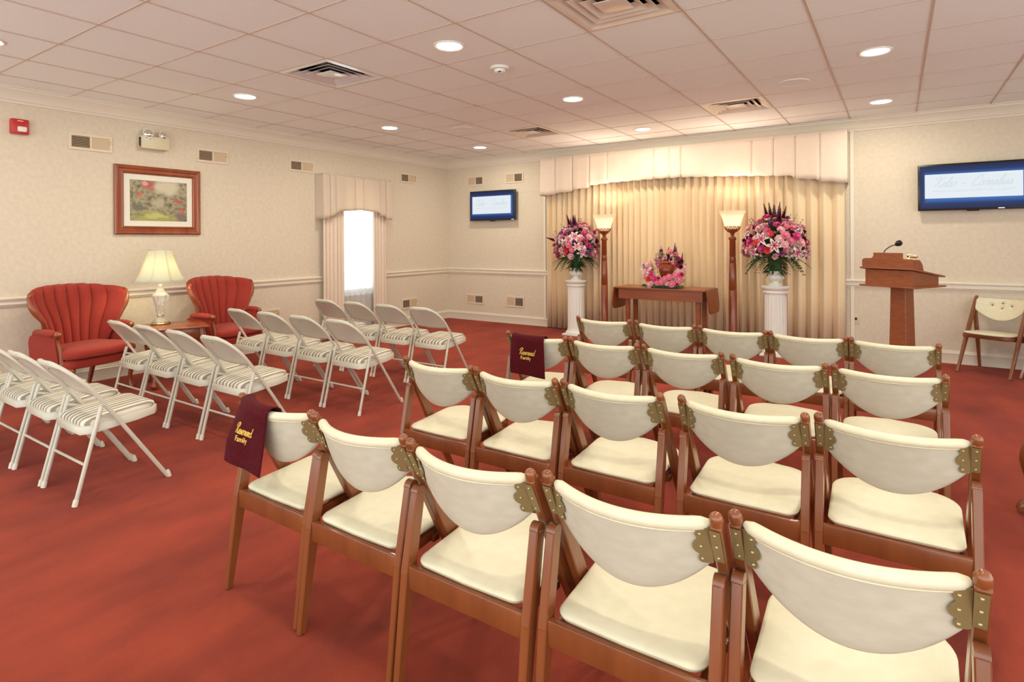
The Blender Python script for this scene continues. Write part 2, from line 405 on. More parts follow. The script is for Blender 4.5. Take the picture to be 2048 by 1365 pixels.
t = thing('smoke_detector', 'small white round smoke detector on the ceiling', 'smoke detector', (x, y, ZC))
b = B(); add_lathe(b, [(.001, -.018), (.070, -.018), (.074, -.010), (.074, 0), (.001, 0)], n=28); obj('base', b, 'white_plastic', t)
b = B(); add_lathe(b, [(.001, -.048), (.030, -.047), (.042, -.038), (.046, -.019), (.001, -.019)], n=28); obj('sensor_head', b, 'white_plastic', t)
b = B(); add_box(b, (.018, -.03, -.043), (.022, .012, .008)); obj('sensor_slot', b, 'dark_metal', t)

# ---------------------------------------------------------------- wall vents, alarm, emergency light, outlet
def wall_vent(side, c0, c1, z0, z1, dark_first, label):
    """c0..c1 along the wall"""
    cx = (c0+c1)/2; w_ = c1-c0; h_ = z1-z0
    if side == 'left': t = thing('wall_vent', label, 'wall vent', (XL, cx, z0), PI/2, 'wall air grilles')
    else: t = thing('wall_vent', label, 'wall vent', (cx, YB, z0), 0, 'wall air grilles')
    # local: x along wall to the viewer's right, -y out of the wall
    def bx(b, x0, x1, za, zb, d0, d1): add_box(b, ((x0+x1)/2, -(d0+d1)/2, (za+zb)/2), (x1-x0, d1-d0, zb-za), bev=.0015, seg=1)
    b = B(); fr_ = .024
    bx(b, -w_/2, w_/2, 0, fr_, 0, .012); bx(b, -w_/2, w_/2, h_-fr_, h_, 0, .012)
    bx(b, -w_/2, -w_/2+fr_, fr_, h_-fr_, 0, .012); bx(b, w_/2-fr_, w_/2, fr_, h_-fr_, 0, .012); bx(b, -.008, .008, fr_, h_-fr_, 0, .012)
    obj('vent_frame', b, 'vent_frame', t)
    for k, (x0, x1) in enumerate(((-w_/2+fr_, -.008), (.008, w_/2-fr_))):
        dark = (k == 0) == dark_first
        b = B(); bx(b, x0, x1, fr_, h_-fr_, 0, .003)
        if not dark: bx(b, x0, x1, fr_, h_-fr_, .003, .008)
        obj('grille_back', b, 'dark_grille' if dark else 'vent_beige', t)
        if dark:
            b = B(); n = 7
            for i in range(n):
                z = fr_+(i+.5)*(h_-2*fr_)/n
                add_box(b, ((x0+x1)/2, -.007, z), (x1-x0, .008, .0028), Matrix.Rotation(-.5, 3, 'X'))
            obj('louver', b, 'vent_beige', t)
        else:
            if side == 'left': b = B(); bx(b, x1-.004, x1+.008, h_*.5, h_*.72, .008, .018); obj('lever', b, 'vent_beige', t)
wall_vent('left', 2.162, 2.519, 2.184, 2.338, True, 'leftmost air grille high on left wall, between red alarm and emergency light')
wall_vent('left', 3.335, 3.691, 2.195, 2.345, True, 'air grille high on left wall just right of the framed picture')
wall_vent('left', 4.487, 4.852, 2.206, 2.354, True, 'air grille high on left wall beside the window valance')
wall_vent('left', 6.436, 6.80, 2.216, 2.366, True, 'air grille high on left wall between window and corner')
wall_vent('left', 6.453, 6.81, .255, .415, True, 'low air grille on left wall between window and corner')
wall_vent('left', 3.995, 4.347, .33, .49, True, 'low air grille on left wall right of the far red armchair')
wall_vent('back', -5.926, -5.590, 2.212, 2.372, False, 'left grille of the pair above the small television')
wall_vent('back', -5.165, -4.823, 2.215, 2.378, False, 'right grille of the pair above the small television')
wall_vent('back', -5.961, -5.600, .270, .425, False, 'left low grille on back wall near the corner')
wall_vent('back', -5.165, -4.818, .261, .431, False, 'low grille on back wall beside the left end of stage curtain')
t = thing('fire_alarm', 'red fire alarm strobe high on the left wall', 'fire alarm', (XL, 1.80, 2.26), PI/2)
b = B(); add_box(b, (0, -.025, .065), (.125, .05, .13), bev=.008); obj('housing', b, 'red_plastic', t)
b = B(); add_box(b, (.012, -.055, .042), (.065, .02, .046), bev=.009); obj('strobe_lens', b, 'white_plastic', t)
b = B(); add_box(b, (0, -.0505, .112), (.04, .002, .006)); obj('slot', b, 'white_plastic', t)
t = thing('emergency_light', 'beige twin-head emergency light above the framed picture', 'emergency light', (XL, 2.88, 2.262), PI/2)
b = B(); add_box(b, (0, -.045, .062), (.26, .09, .125), bev=.006); obj('battery_box', b, 'beige_plastic', t)
b = B(); add_box(b, (-.133, -.05, .06), (.008, .03, .10), bev=.001); obj('side_strip', b, 'black_plastic', t)
b = B(); add_box(b, (-.137, -.056, .018), (.003, .012, .010)); obj('indicator', b, 'led_red', t)
b = B(); add_box(b, (-.075, -.0915, .100), (.075, .002, .032)); obj('sticker', b, 'mat_board', t)
b = B(); add_box(b, (-.09, -.0935, .102), (.03, .002, .004)); add_box(b, (-.055, -.0935, .096), (.016, .002, .006)); obj('sticker_print', b, 'black_plastic', t)
for sx_ in (-.07, .075):
    h = obj('lamp_stalk', (lambda bb: (add_tube(bb, [(sx_, -.06, .12), (sx_, -.07, .14)], .012), bb)[1])(B()), 'beige_plastic', t)
    Rt = Matrix.Rotation(math.radians(72), 4, 'X') @ Matrix.Identity(4)
    Rt = Matrix.Rotation(.35 if sx_ > 0 else -.2, 4, 'Z') @ Rt
    b = B(); add_lathe(b, [(.001, -.05), (.02, -.045), (.040, -.02), (.045, 0), (.047, .004), (.001, .004)], n=24)
    bmesh.ops.transform(b, matrix=Matrix.Translation((sx_, -.085, .155)) @ Rt, verts=b.verts)
    hd = obj('lamp_head', b, 'white_plastic', t)
    b = B(); add_lathe(b, [(.043, .004), (.036, .012), (.02, .018), (.001, .020)], n=24)
    bmesh.ops.transform(b, matrix=Matrix.Translation((sx_, -.085, .155)) @ Rt, verts=b.verts)
    obj('lamp_lens', b, 'mirror', hd)
t = thing('wall_outlet', 'beige outlet plate low on back wall, left of lectern', 'outlet', (-.381, YB, .35))
b = B(); add_box(b, (0, -.004, .06), (.072, .008, .115), bev=.002); obj('cover_plate', b, 'beige_plastic', t)
b = B(); add_box(b, (0, -.009, .056), (.022, .003, .030)); obj('socket', b, 'dark_metal', t)

# ---------------------------------------------------------------- script lettering made of strokes
GL = {
 'R': (1.15, [[(.25, 0), (.35, .9), (.55, 2.0)], [(-.15, 1.3), (-.05, 1.9), (.4, 2.3), (.9, 2.2), (1.0, 1.8), (.75, 1.35), (.4, 1.2)], [(.45, 1.2), (.7, .6), (.9, .05), (1.2, .2)]]),
 'K': (1.25, [[(.2, 0), (.4, 1.0), (.6, 2.1)], [(-.3, 1.5), (-.05, 2.0), (.6, 2.1)], [(1.3, 2.1), (.9, 1.5), (.45, 1.1)], [(.45, 1.1), (.8, .5), (1.0, .05), (1.3, .2)]]),
 'C': (1.2, [[(.9, 1.6), (1.1, 1.9), (.9, 2.25), (.4, 1.9), (.1, 1.0), (.2, .2), (.6, 0), (1.2, .3)]]),
 'e': (.68, [[(0, .1), (.35, .45), (.55, .8), (.35, 1), (.12, .7), (.12, .25), (.35, 0), (.7, .2)]]),
 's': (.62, [[(0, .1), (.35, 1.0), (.42, .6), (.5, .25), (.3, 0), (.05, .1)], [(.3, 0), (.65, .2)]]),
 'r': (.72, [[(0, .1), (.2, .9), (.3, 1.05), (.38, .85), (.6, .88), (.5, .4), (.55, 0), (.75, .2)]]),
 'v': (.85, [[(0, .2), (.12, .9), (.28, .8), (.32, .1), (.5, .0), (.72, .6), (.68, 1), (.88, .9)]]),
 'd': (.9, [[(.6, .8), (.35, 1), (.06, .6), (.1, .1), (.35, 0), (.6, .5), (.75, 2.0)], [(.75, 2.0), (.62, .5), (.65, .05), (.95, .25)]]),
 'l': (.5, [[(0, .1), (.4, 1.2), (.45, 2.1), (.25, 1.9), (.15, .6), (.25, 0), (.52, .2)]]),
 'o': (.75, [[(.35, 1), (.06, .7), (.1, .1), (.4, 0), (.6, .5), (.38, 1), (.8, .85)]]),
 'n': (.78, [[(0, .2), (.12, 1), (.14, 0)], [(.14, .5), (.4, 1), (.52, .8), (.52, .1), (.78, .2)]]),
 'i': (.45, [[(0, .2), (.2, 1), (.2, .1), (.45, .2)], [(.26, 1.4), (.3, 1.5)]]),
 'u': (.82, [[(0, .2), (.14, 1), (.14, .2), (.38, 0), (.58, .8), (.6, 1), (.6, .1), (.84, .2)]]),
 '-': (1.6, [[(.4, .5), (1.1, .6)]]), ' ': (.5, [])}
def script_strokes(word, slant=.35):
    x = 0; out = []
    for ch in word:
        adv, st = GL[ch]
        for s_ in st: out.append([(x+px_+slant*py_, py_) for px_, py_ in s_])
        x += adv
    return out, x
def write_script(b, word, fn, size, x0, y0, r, slant=.35):
    """fn(s,t)->3D ; centred at x0, baseline y0"""
    st, wd = script_strokes(word, slant)
    for s_ in st:
        P = catmull([(p[0], p[1], 0) for p in s_], 4)
        add_tube(b, [fn(x0+(p.x-wd/2)*size, y0+p.y*size) for p in P], r, 5)
def text_mesh(body, size, fn, name, mt, parent, spacing=1.0):
    cu = bpy.data.curves.new('tmp', 'FONT'); cu.body = body; cu.size = size; cu.align_x = 'CENTER'; cu.extrude = 0; cu.space_character = spacing
    o = bpy.data.objects.new('tmp', cu); COL.objects.link(o)
    me = bpy.data.meshes.new_from_object(o.evaluated_get(bpy.context.evaluated_depsgraph_get()))
    bpy.data.objects.remove(o); bpy.data.curves.remove(cu)
    for v_ in me.vertices: v_.co = fn(v_.co.x, v_.co.y)
    me.materials.clear(); me.materials.append(MAT[mt]); me.name = name
    o = bpy.data.objects.new(name, me); COL.objects.link(o); o.parent = parent; return o

# ---------------------------------------------------------------- televisions
def television(x0, x1, z0, z1, px0, px1, pz0, pz1, label, led):
    w_, h_ = x1-x0, z1-z0
    t = thing('television', label, 'television', ((x0+x1)/2, YB, (z0+z1)/2), 0, 'wall televisions')
    b = B(); add_box(b, (0, -.075, 0), (w_, .05, h_), bev=.006); add_tube(b, [(-.05, -.08, -h_/2-.004), (.05, -.08, -h_/2-.004)], .008); obj('casing', b, 'black_plastic', t)
    b = B(); add_box(b, (0, -.025, 0), (w_*.4, .05, h_*.5)); obj('wall_bracket', b, 'dark_metal', t)
    b = B(); add_box(b, (0, -.1005, 0), (w_-.04, .002, h_-.04)); s_ = obj('screen', b, 'screen_blue', t)
    cx = (px0+px1)/2; cz = (pz0+pz1)/2
    b = B(); add_box(b, (cx, -.102, cz), (px1-px0, .001, pz1-pz0)); pic = obj('screen_picture', b, 'screen_white', t)
    k = (px1-px0)
    b = B(); fn = lambda s, q: Vector((s, -.103, q))
    write_script(b, 'Kelso - Cornelius', fn, k*.062, cx-.01*k, cz-.01*k, .0016*k/.4, .5)
    obj('script_lettering', b, 'screen_text', pic); b = B()
    for sg in (-1, 1):
        b = B()
        for i in range(5):
            add_tube(b, [fn(cx+sg*(k*.30+i*.022*k/.8), cz-k*.075), fn(cx+sg*(k*.30+i*.022*k/.8)+.012*k, cz-k*.055)], .0012*k/.5, 4)
        add_tube(b, catmull([fn(cx+sg*k*.24, cz-k*.07), fn(cx+sg*k*.29, cz-k*.078), fn(cx+sg*k*.36, cz-k*.066), fn(cx+sg*k*.42, cz-k*.06)]), .0012*k/.5, 4)
        obj('leaf_flourish', b, 'screen_text', pic)
    text_mesh('FUNERAL HOME, LTD.', k*.042, lambda s, q: Vector((cx+s, -.1032, cz-k*.082+q)), 'small_lettering', 'screen_text', pic, 1.15)
    b = B(); add_box(b, (led, -.1015, -h_/2+.012), (.05, .002, .008)); obj('brand_light', b, 'led_white', t)
ky = (YB-.1)/YB
television(-5.80, -4.925, 1.630, 2.110, -.385, .365, -.13, .15, 'smaller looking flat television on back wall near the corner', .40)
television(.195, 1.115, 1.600, 2.085, -.40, .385, -.115, .135, 'flat television on back wall above the lectern side', .22)

# ---------------------------------------------------------------- framed picture
t = thing('framed_picture', 'framed garden landscape in a wide dark red wooden frame', 'picture', (XL, 2.945, 1.395), PI/2)
PW, PH = .832, .69
b = B()
for k in range(4):
    # mitred frame profile
    prof = [(0, .0), (0, .022), (.012, .030), (.030, .028), (.040, .020), (.062, .020), (.070, .026), (.080, .020), (.085, .008), (.085, 0)]
    hw, hh = PW/2, PH/2
    def P(o_, d, end):
        if k == 0: x, z = (-hw+o_, hw-o_)[end], hh-o_
        if k == 1: x, z = hw-o_, (hh-o_, -hh+o_)[end]
        if k == 2: x, z = (hw-o_, -hw+o_)[end], -hh+o_
        if k == 3: x, z = -hw+o_, (-hh+o_, hh-o_)[end]
        return Vector((x, -d-.004, PH/2+z))
    bridge(b, [[P(o_, d, 0) for o_, d in prof], [P(o_, d, 1) for o_, d in prof]])
obj('frame', b, 'red_wood', t, 25)
b = B(); add_box(b, (0, -.010, PH/2), (PW-.15, .004, PH-.15)); obj('mat_board', b, 'mat_board', t)
b = B(); add_box(b, (0, -.0135, PH/2), (PW-.28, .002, PH-.28)); o = obj('painting', b, 'painting', t)
# painting's generated coordinates use y,z: rotate mapping by building it along the wall
me = o.data
for v_ in me.vertices: v_.co = Vector((v_.co.y*0+v_.co.x, v_.co.y, v_.co.z))
# ---------------------------------------------------------------- window dressing (left wall)
VX = XL+.17
t = thing('window_valance', 'pleated cream box valance over the window', 'valance', (XL, 0, 0))
VY0, VY1, VT = 4.88, 6.09, 2.205
def vbot(s):   # s 0..1 along width
    pts = [(0, 1.610), (.09, 1.615), (.10, 1.645), (.17, 1.655), (.18, 1.70), (.24, 1.715), (.5, 1.745), (.76, 1.72), (.80, 1.71), (.82, 1.67), (.90, 1.665), (.91, 1.63), (1, 1.625)]
    for (a, c_), (e_, f_) in zip(pts, pts[1:]):
        if a <= s <= e_: return c_+(f_-c_)*(s-a)/(e_-a)
    return pts[-1][1]
b = B()
def vf(u, v_):
    # return side, then front with box pleats
    L0 = .17; Wd = VY1-VY0; tot = Wd+2*L0; d = u*tot
    if d < L0: x, y, s = XL+.002+d, VY0, 0
    elif d > L0+Wd: x, y, s = VX-(d-L0-Wd), VY1, 1
    else:
        s = (d-L0)/Wd; y = VY0+d-L0
        pl = 0
        for c_ in (.09, .17, .44, .56, .82, .91): pl += .022*math.exp(-((s-c_)/.007)**2)
        soft = .010*math.sin(s*38)*max(0, 1-abs(s-.5)*3)
        x = VX-pl+soft*(1-v_)
        x += .012*(1-v_)
    zb = vbot(s)
    return Vector((x-XL, y, zb+(VT-zb)*v_))
sheet(b, vf, 150, 10); obj('valance_skirt', b, 'valance_thin', t, 60, solid=.004)
b = B(); add_box(b, (.085, (VY0+VY1)/2, VT-.006), (.165, VY1-VY0-.01, .012)); obj('top_board', b, 'valance', t)
def curtain(name, label, y0, y1, x, z0, z1, mt, per, amp, grp=None, seed=0, par=None):
    rnd = random.Random(seed); ph = [rnd.uniform(-.3, .3) for _ in range(60)]
    b = B(); n = int((y1-y0)/per*14)
    def f(u, v_):
        d = u*(y1-y0)/per; k = int(d)
        p_ = 2*PI*d+ph[k % 60]*math.sin(PI*(d-k))
        a = amp*(1+.25*math.sin(k*2.3+1))
        return Vector((x+a*math.sin(p_)*(1-.1*v_)+.25*a*math.sin(2*p_+v_), y0+(y1-y0)*u+.15*per*math.sin(2*p_), z0+(z1-z0)*v_))
    sheet(b, f, n, 6)
    o = obj(name, b, mt, par, 70, solid=.003)
    if not par: tag(o, label, 'curtain', grp)
    return o
curtain('window_curtain', 'pleated cream curtain panel left of the bright window', 4.93, 5.27, XL+.085, .015, 2.19, 'valance', .062, .020, 'window curtain panels', 1)
curtain('window_curtain', 'pleated cream curtain panel right of the bright window', 5.80, 6.05, XL+.085, .015, 2.19, 'valance', .055, .020, 'window curtain panels', 2)
curtain('sheer_curtain', 'translucent white sheer hanging over the bright window', 5.24, 5.86, XL+.045, .02, 2.15, 'sheer', .10, .012, None, 3)

# ---------------------------------------------------------------- stage drape and valance (back wall)
b = B()
X0, X1 = -4.385, -.475
rnd = random.Random(4)
def per_at(x): return .098 if x < -3.3 else (.085 if x < -2.2 else (.10 if x < -1.1 else .125))
xs = [X0]
while xs[-1] < X1: xs.append(xs[-1]+per_at(xs[-1])*rnd.uniform(.85, 1.15))
nf = len(xs)-1
def fdr(u, v_):
    d = u*nf; k = min(int(d), nf-1); q = d-k
    x = xs[k]+(xs[k+1]-xs[k])*q
    a = .060*(1+.22*math.sin(k*1.7))
    prof = math.sin(PI*q)**.75
    return Vector((x+.012*math.sin(2*PI*q), YB-.035-a*prof-.02*(1-v_)*math.sin(PI*q), .012+2.50*v_))
sheet(b, fdr, nf*10, 4)
tag(obj('stage_curtain', b, 'drape', None, 70, solid=.003), 'wide floor-length pleated cream curtain behind the flowers', 'curtain')
t = thing('stage_valance', 'long pleated cream valance across the top of the stage curtain', 'valance', (0, YB, 0))
VB = [(-4.40, 1.972), (-4.15, 1.978), (-4.145, 1.995), (-3.87, 2.01), (-3.865, 2.035), (-3.60, 2.05), (-3.595, 2.075), (-3.3, 2.10), (-2.7, 2.112), (-2.31, 2.112), (-1.75, 2.09), (-1.24, 2.06), (-1.0, 2.045), (-.97, 2.01), (-.76, 1.99), (-.72, 1.965), (-.447, 1.93)]
def vb2(x):
    if x <= VB[0][0]: return VB[0][1]
    for (a, c_), (e_, f_) in zip(VB, VB[1:]):
        if a <= x <= e_: return c_+(f_-c_)*(x-a)/(e_-a)
    return VB[-1][1]
PLT = [-4.15, -3.87, -3.60, -3.33, -2.66, -2.45, -2.30, -1.44, -1.20, -.97, -.72]
b = B()
def fv2(u, v_):
    d_ = .20; Wd = -.447+4.40; tot = Wd+2*d_; d = u*tot
    if d < d_: x, y = -4.40, -d
    elif d > d_+Wd: x, y = -.447, -d_+(d-d_-Wd)
    else:
        x = -4.40+d-d_; y = -d_
        for c_ in PLT: y += .022*math.exp(-((x-c_)/.010)**2)
        y -= (1-v_)*(.012+.006*math.sin(x*31)+.005*math.sin(x*17+1))
    zb = vb2(x)+.004*math.sin(x*40)
    return Vector((x, y, zb+(2.527-zb)*v_))
sheet(b, fv2, 420, 8); obj('valance_skirt', b, 'valance', t, 60, solid=.004)
b = B(); add_box(b, (-2.42, -.10, 2.515), (3.94, .19, .015)); obj('top_board', b, 'valance', t)
b = B()
add_box(b, (-4.44, -.008, 1.28), (.035, .016, 2.5)); add_box(b, (-.412, -.008, 1.28), (.035, .016, 2.5))
struct('trim_7', b, 'trim_paint').location = (0, YB, 0)

# ================================================================ OBJECTS
# ---------------------------------------------------------------- wooden folding chair with cream backrest
HWD = .2095
def cushion(bm, hw_r, hw_f, y0, y1, z0, z1, th, fr=.10, rr=.04, n=3):
    """rounded seat pad: rear half width hw_r, front hw_f, tilt from z0 to z1"""
    out = []
    def arc(cx, cy, r_, a0, a1, k=6):
        return [(cx+r_*math.cos(a0+(a1-a0)*i/k), cy+r_*math.sin(a0+(a1-a0)*i/k)) for i in range(k+1)]
    out += arc(hw_r-rr, y0+rr, rr, -PI/2, 0); out += [(hw_r+.35*(hw_f-hw_r), y0+.4*(y1-y0))]
    out += arc(hw_f-fr, y1-fr, fr, 0, PI/2, 8); out += [(0, y1+.018)]
    out += [(-x, y) for x, y in reversed(arc(hw_f-fr, y1-fr, fr, 0, PI/2, 8))]; out += [(-hw_r-.35*(hw_f-hw_r), y0+.4*(y1-y0))]
    out += [(-x, y) for x, y in reversed(arc(hw_r-rr, y0+rr, rr, -PI/2, 0))]; out += [(0, y0-.004)]
    cy = (y0+y1)/2
    def ring(k, dz): return [Vector((x*k, cy+(y-cy)*k, z0+(z1-z0)*(y-y0)/(y1-y0)+dz)) for x, y in out]
    bridge(bm, [ring(.93, 0), ring(.985, .003), ring(1, .012), ring(1, th*.5), ring(.985, th*.78), ring(.94, th*.95), ring(.8, th*1.10), ring(.5, th*1.2), ring(.2, th*1.22)])
def post_pt(z): return .065+(.73-z)/.73*.395   # y of the front-leg post at height z
def wood_chair(name, label, tufted=False):
    t = thing(name, label, 'chair', group='wooden folding chairs')
    for s in (-1, 1):
        x = s*HWD
        b = B()
        add_bar(b, (x, post_pt(0), 0), (x, post_pt(.40), .40), .022, .026, .026, .048)
        add_bar(b, (x, post_pt(.395), .395), (x, post_pt(.706), .706), .026, .048, .026, .032)
        # rounded polished tip
        add_tube(b, [(x, post_pt(z_), z_) for z_ in (.698, .702, .712, .718, .724, .728, .7305)], [.006, .0142, .0152, .0150, .0130, .009, .002], 14)
        p = obj('front_leg', b, 'chair_wood', t)
        b = B()
        add_bar(b, (x, .012, 0), (x, .062, .34), .020, .026, .026, .044)
        add_bar(b, (x, .060, .335), (x, .104, .563), .026, .044, .026, .040)
        add_tube(b, [(x-.0125, .1045, .562), (x+.0125, .1045, .562)], .0198, 16)
        obj('rear_leg', b, 'chair_wood', t)
    b = B()
    add_box(b, (0, .058, .333), (2*HWD-.024, .022, .066), bev=.003)
    obj('rear_rail', b, 'chair_wood', t)
    b = B()
    for s in (-1, 1): add_box(b, (s*.178, .235, .352), (.018, .34, .03), Matrix.Rotation(.09, 3, 'X'), .002)
    add_box(b, (0, .405, .362), (.36, .02, .034), bev=.002)
    add_box(b, (0, .24, .34), (2*HWD-.03, .03, .022), bev=.002)
    obj('seat_frame', b, 'chair_wood', t)
    b = B(); cushion(b, .186, .193, .062, .455, .366, .384, .021); obj('seat', b, 'vinyl', t, 60)
    # backrest
    b = B(); rings = []; N = 44 if tufted else 28; hb = .194
    for i in range(N+1):
        u = -1+2*i/N; x = u*hb
        zt = .700-.004*(1-u*u); zb = .604-.104*max(0, 1-u*u)**.92
        yc = .088-.062*(1-u*u)
        zm = (zt+zb)/2; hh = (zt-zb)/2; th = .013*(1-.35*u**4)
        ring = []
        NK, ex = (56, .85) if tufted else (20, .45)
        for k in range(NK):
            a = 2*PI*k/NK; c_, s_ = math.cos(a), math.sin(a)
            zz = zm+hh*(abs(s_)**ex)*(1 if s_ > 0 else -1)
            yy = (abs(c_)**.55)*(1 if c_ > 0 else -1)*th
            if tufted and yy > 0:
                for bx_, bz_ in ((0, .668), (-.078, .645), (.078, .645), (0, .618)):
                    d2 = ((x-bx_)**2+(zz-bz_)**2)
                    yy -= .018*math.exp(-d2/.0003)
                yy += .010
            ring.append(Vector((x, yc+yy+(.70-zz)*.36, zz)))
        rings.append(ring)
    bridge(b, rings)
    bk = obj('backrest', b, 'vinyl' if tufted else 'vinyl_back', t, 60)
    # rolled top edge and welt
    b = B()
    add_tube(b, [(u*hb*.985, .088-.062*(1-u*u), .697-.004*(1-u*u)) for u in [-1+2*i/N for i in range(N+1)]], [.0155*(.55+.45*min(1, (1-abs(-1+2*i/N))*12)) for i in range(N+1)], 12)
    obj('top_roll', b, 'vinyl', bk, 60)
    b = B()
    add_tube(b, [(u*hb*.98, .088-.062*(1-u*u)-.0142+(.70-.683)*.36, .683-.004*(1-u*u)) for u in [-1+2*i/N for i in range(N+1)]], .0022, 6)
    obj('welt', b, 'vinyl', bk)
    if tufted:
        b = B()
        for bx_, bz_ in ((0, .668), (-.078, .645), (.078, .645), (0, .618)):
            u = bx_/hb; add_lathe(b, [(.001, -.005), (.005, -.004), (.0065, 0), (.005, .004), (.001, .005)], (bx_, .088-.062*(1-u*u)+.012+(.70-bz_)*.36, bz_), 10)
        obj('button', b, 'dark_metal', bk)
    # scalloped hinge plates on the back side
    for s in (-1, 1):
        b = B()
        def on_back(a_, z_, h_):   # a_ inward distance from post centre
            x = s*(HWD-a_); u = max(-1, min(1, x/hb)); y = .088-.062*(1-u*u)+(.70-z_)*.36-.0145-h_
            return Vector((x, y, z_))
        out = [(.014, .692)]
        for i in range(33):
            z_ = .692-.092*i/32; xm = .020
            for cz, r_, cx_ in ((.676, .0155, .028), (.645, .0205, .030), (.614, .0135, .028)):
                if abs(z_-cz) < r_: xm = max(xm, cx_+math.sqrt(r_*r_-(z_-cz)**2))
            out.append((xm, z_))
        out += [(.014, .602)]
        add_prism(b, out, lambda p, q, h: on_back(p, q, h), .0022)
        # flat leaf on the post
        sl = (post_pt(.60)-post_pt(.69))
        yb = lambda z_: post_pt(z_)-.0205
        vs = [Vector((s*(HWD+dx), yb(z_)-h, z_)) for h in (0, .0025) for dx, z_ in ((-.013, .692), (.009, .692), (.009, .606), (-.013, .606))]
        vv = [b.verts.new(p) for p in vs]
        for f in ((0, 1, 2, 3), (7, 6, 5, 4), (0, 4, 5, 1), (1, 5, 6, 2), (2, 6, 7, 3), (3, 7, 4, 0)): b.faces.new([vv[i] for i in f])
        nf0 = len(b.faces)
        for z_ in (.682, .650, .618):
            add_lathe(b, [(.0005, -.0024), (.0028, -.0022), (.0040, -.0004), (.0030, .0022), (.0005, .0024)], (s*HWD-s*.002, yb(z_)-.003, z_), 8)
            pb = on_back(.034, z_-.004, .0025); add_lathe(b, [(.0005, -.0024), (.0028, -.0022), (.0040, -.0004), (.0030, .0022), (.0005, .0024)], pb, 8)
        b.faces.ensure_lookup_table()
        for f in b.faces[nf0:]: f.material_index = 1
        obj('hinge_plate', b, ['brass', 'brass_screw'], t, 30)
    return t
ORD = ['leftmost', 'second from left', 'middle', 'second from right', 'rightmost']
ROWS = [('nearest row', [(-1.91, 1.278, 0), (-1.458, 1.267, 0), (-.994, 1.25, 0), (-.534, 1.265, 0), (-.084, 1.300, 0)]),
        ('second row from the camera', [(-1.875, 2.14, 0), (-1.419, 2.132, 0), (-.966, 2.146, 0), (-.468, 2.159, 0), (-.011, 2.185, 0)]),
        ('third row from the camera', [(-1.886, 3.091, 0), (-1.433, 3.095, 0), (-.973, 3.10, 0), (-.491, 3.076, 0), (-.034, 3.08, 0)]),
        ('farthest row before the stage', [(-1.839, 3.985, 0), (-1.365, 3.983, 0), (-.910, 3.977, 0), (-.461, 3.975, 0), (-.015, 3.965, 0)])]
proto = None
chairs = {}
for ri, (rn, cs) in enumerate(ROWS):
    for ci, (cx, cy, dg) in enumerate(cs):
        extra = ', under burgundy cover' if ci == 0 and ri in (0, 2) else ''
        lb = 'wooden folding chair, %s in the %s%s' % (ORD[ci], rn, extra)
        loc = (cx, cy-.065, 0); rz = math.radians(dg)
        if proto is None:
            proto = wood_chair('wooden_folding_chair', lb); proto.location = loc; proto.rotation_euler = (0, 0, rz); c = proto
        else: c = dup(proto, loc, rz, lb)
        chairs[(ri, ci)] = c
wc = wood_chair('wooden_folding_chair', 'tufted cream folding chair facing the room against back wall, left one', True)
wc.location = (.895, 7.44, 0); wc.rotation_euler = (0, 0, PI+math.radians(-28)); wc['group'] = 'wooden chairs by the back wall'
c2 = dup(wc, (1.42, 7.26, 0), PI+math.radians(-42), 'folding chair cut off by the right picture edge beside the tufted chair', 'wooden chairs by the back wall')

# ---------------------------------------------------------------- burgundy reserved covers
def cover(ch, label, xa, xb, skew, tx):
    t = thing('reserved_chair_cover', label, 'chair cover', ch.location, ch.rotation_euler.z, 'burgundy reserved covers')
    hb = .196
    def cy(x): u = max(-1.05, min(1, x/hb)); return .088-.062*(1-u*u)
    def back(x, z):   # rear flap surface
        k = max(0, .705-z)
        xx = x+skew*k
        flat = min(1, k*7)   # the cloth hangs plumb just clear of the bowed backrest
        return Vector((xx, (cy(x)-.026)*(1-flat)+(.012+.10*max(0, -x-.10))*flat-.005*math.sin(x*28)*min(1, k*6), z))
    L = .225
    def f(u, v_):
        x = xa+u*(xb-xa)
        d = v_*(L+.045+.16)
        if d < L: return back(x, .705-L+d-.012*u)
        if d < L+.045:
            a = (d-L)/.045*PI
            return Vector((x, cy(x)+.002-.028*math.cos(a), .705+.018*math.sin(a)))
        k = d-L-.045
        return Vector((x+x*.1*k, cy(x)+.030+k*.36, .705-k))
    b = B(); sheet(b, f, 24, 44); obj('cloth', b, 'velvet', t, 70, solid=.003)
    fn = lambda s_, q: back(s_, q)+Vector((0, -.0035, 0))
    b = B(); write_script(b, 'Reserved', fn, .0185, tx, .602, .0015, .45); obj('script_lettering', b, 'gold_thread', t)
    text_mesh('Family', .030, lambda s_, q: fn(tx-.01+s_, .572+q), 'plain_lettering', 'gold_thread', t)
    for o in t.children:
        if o.name.startswith('plain_lettering'):
            sm = o.modifiers.new('thickness', 'SOLIDIFY'); sm.thickness = .0015
cover(chairs[(0, 0)], 'burgundy velvet reserved cover on leftmost chair of the nearest row', -.195, .055, -.22, -.085)
cover(chairs[(2, 0)], 'smaller looking burgundy reserved cover, farther away, on third row chair', -.165, .09, .05, -.035)

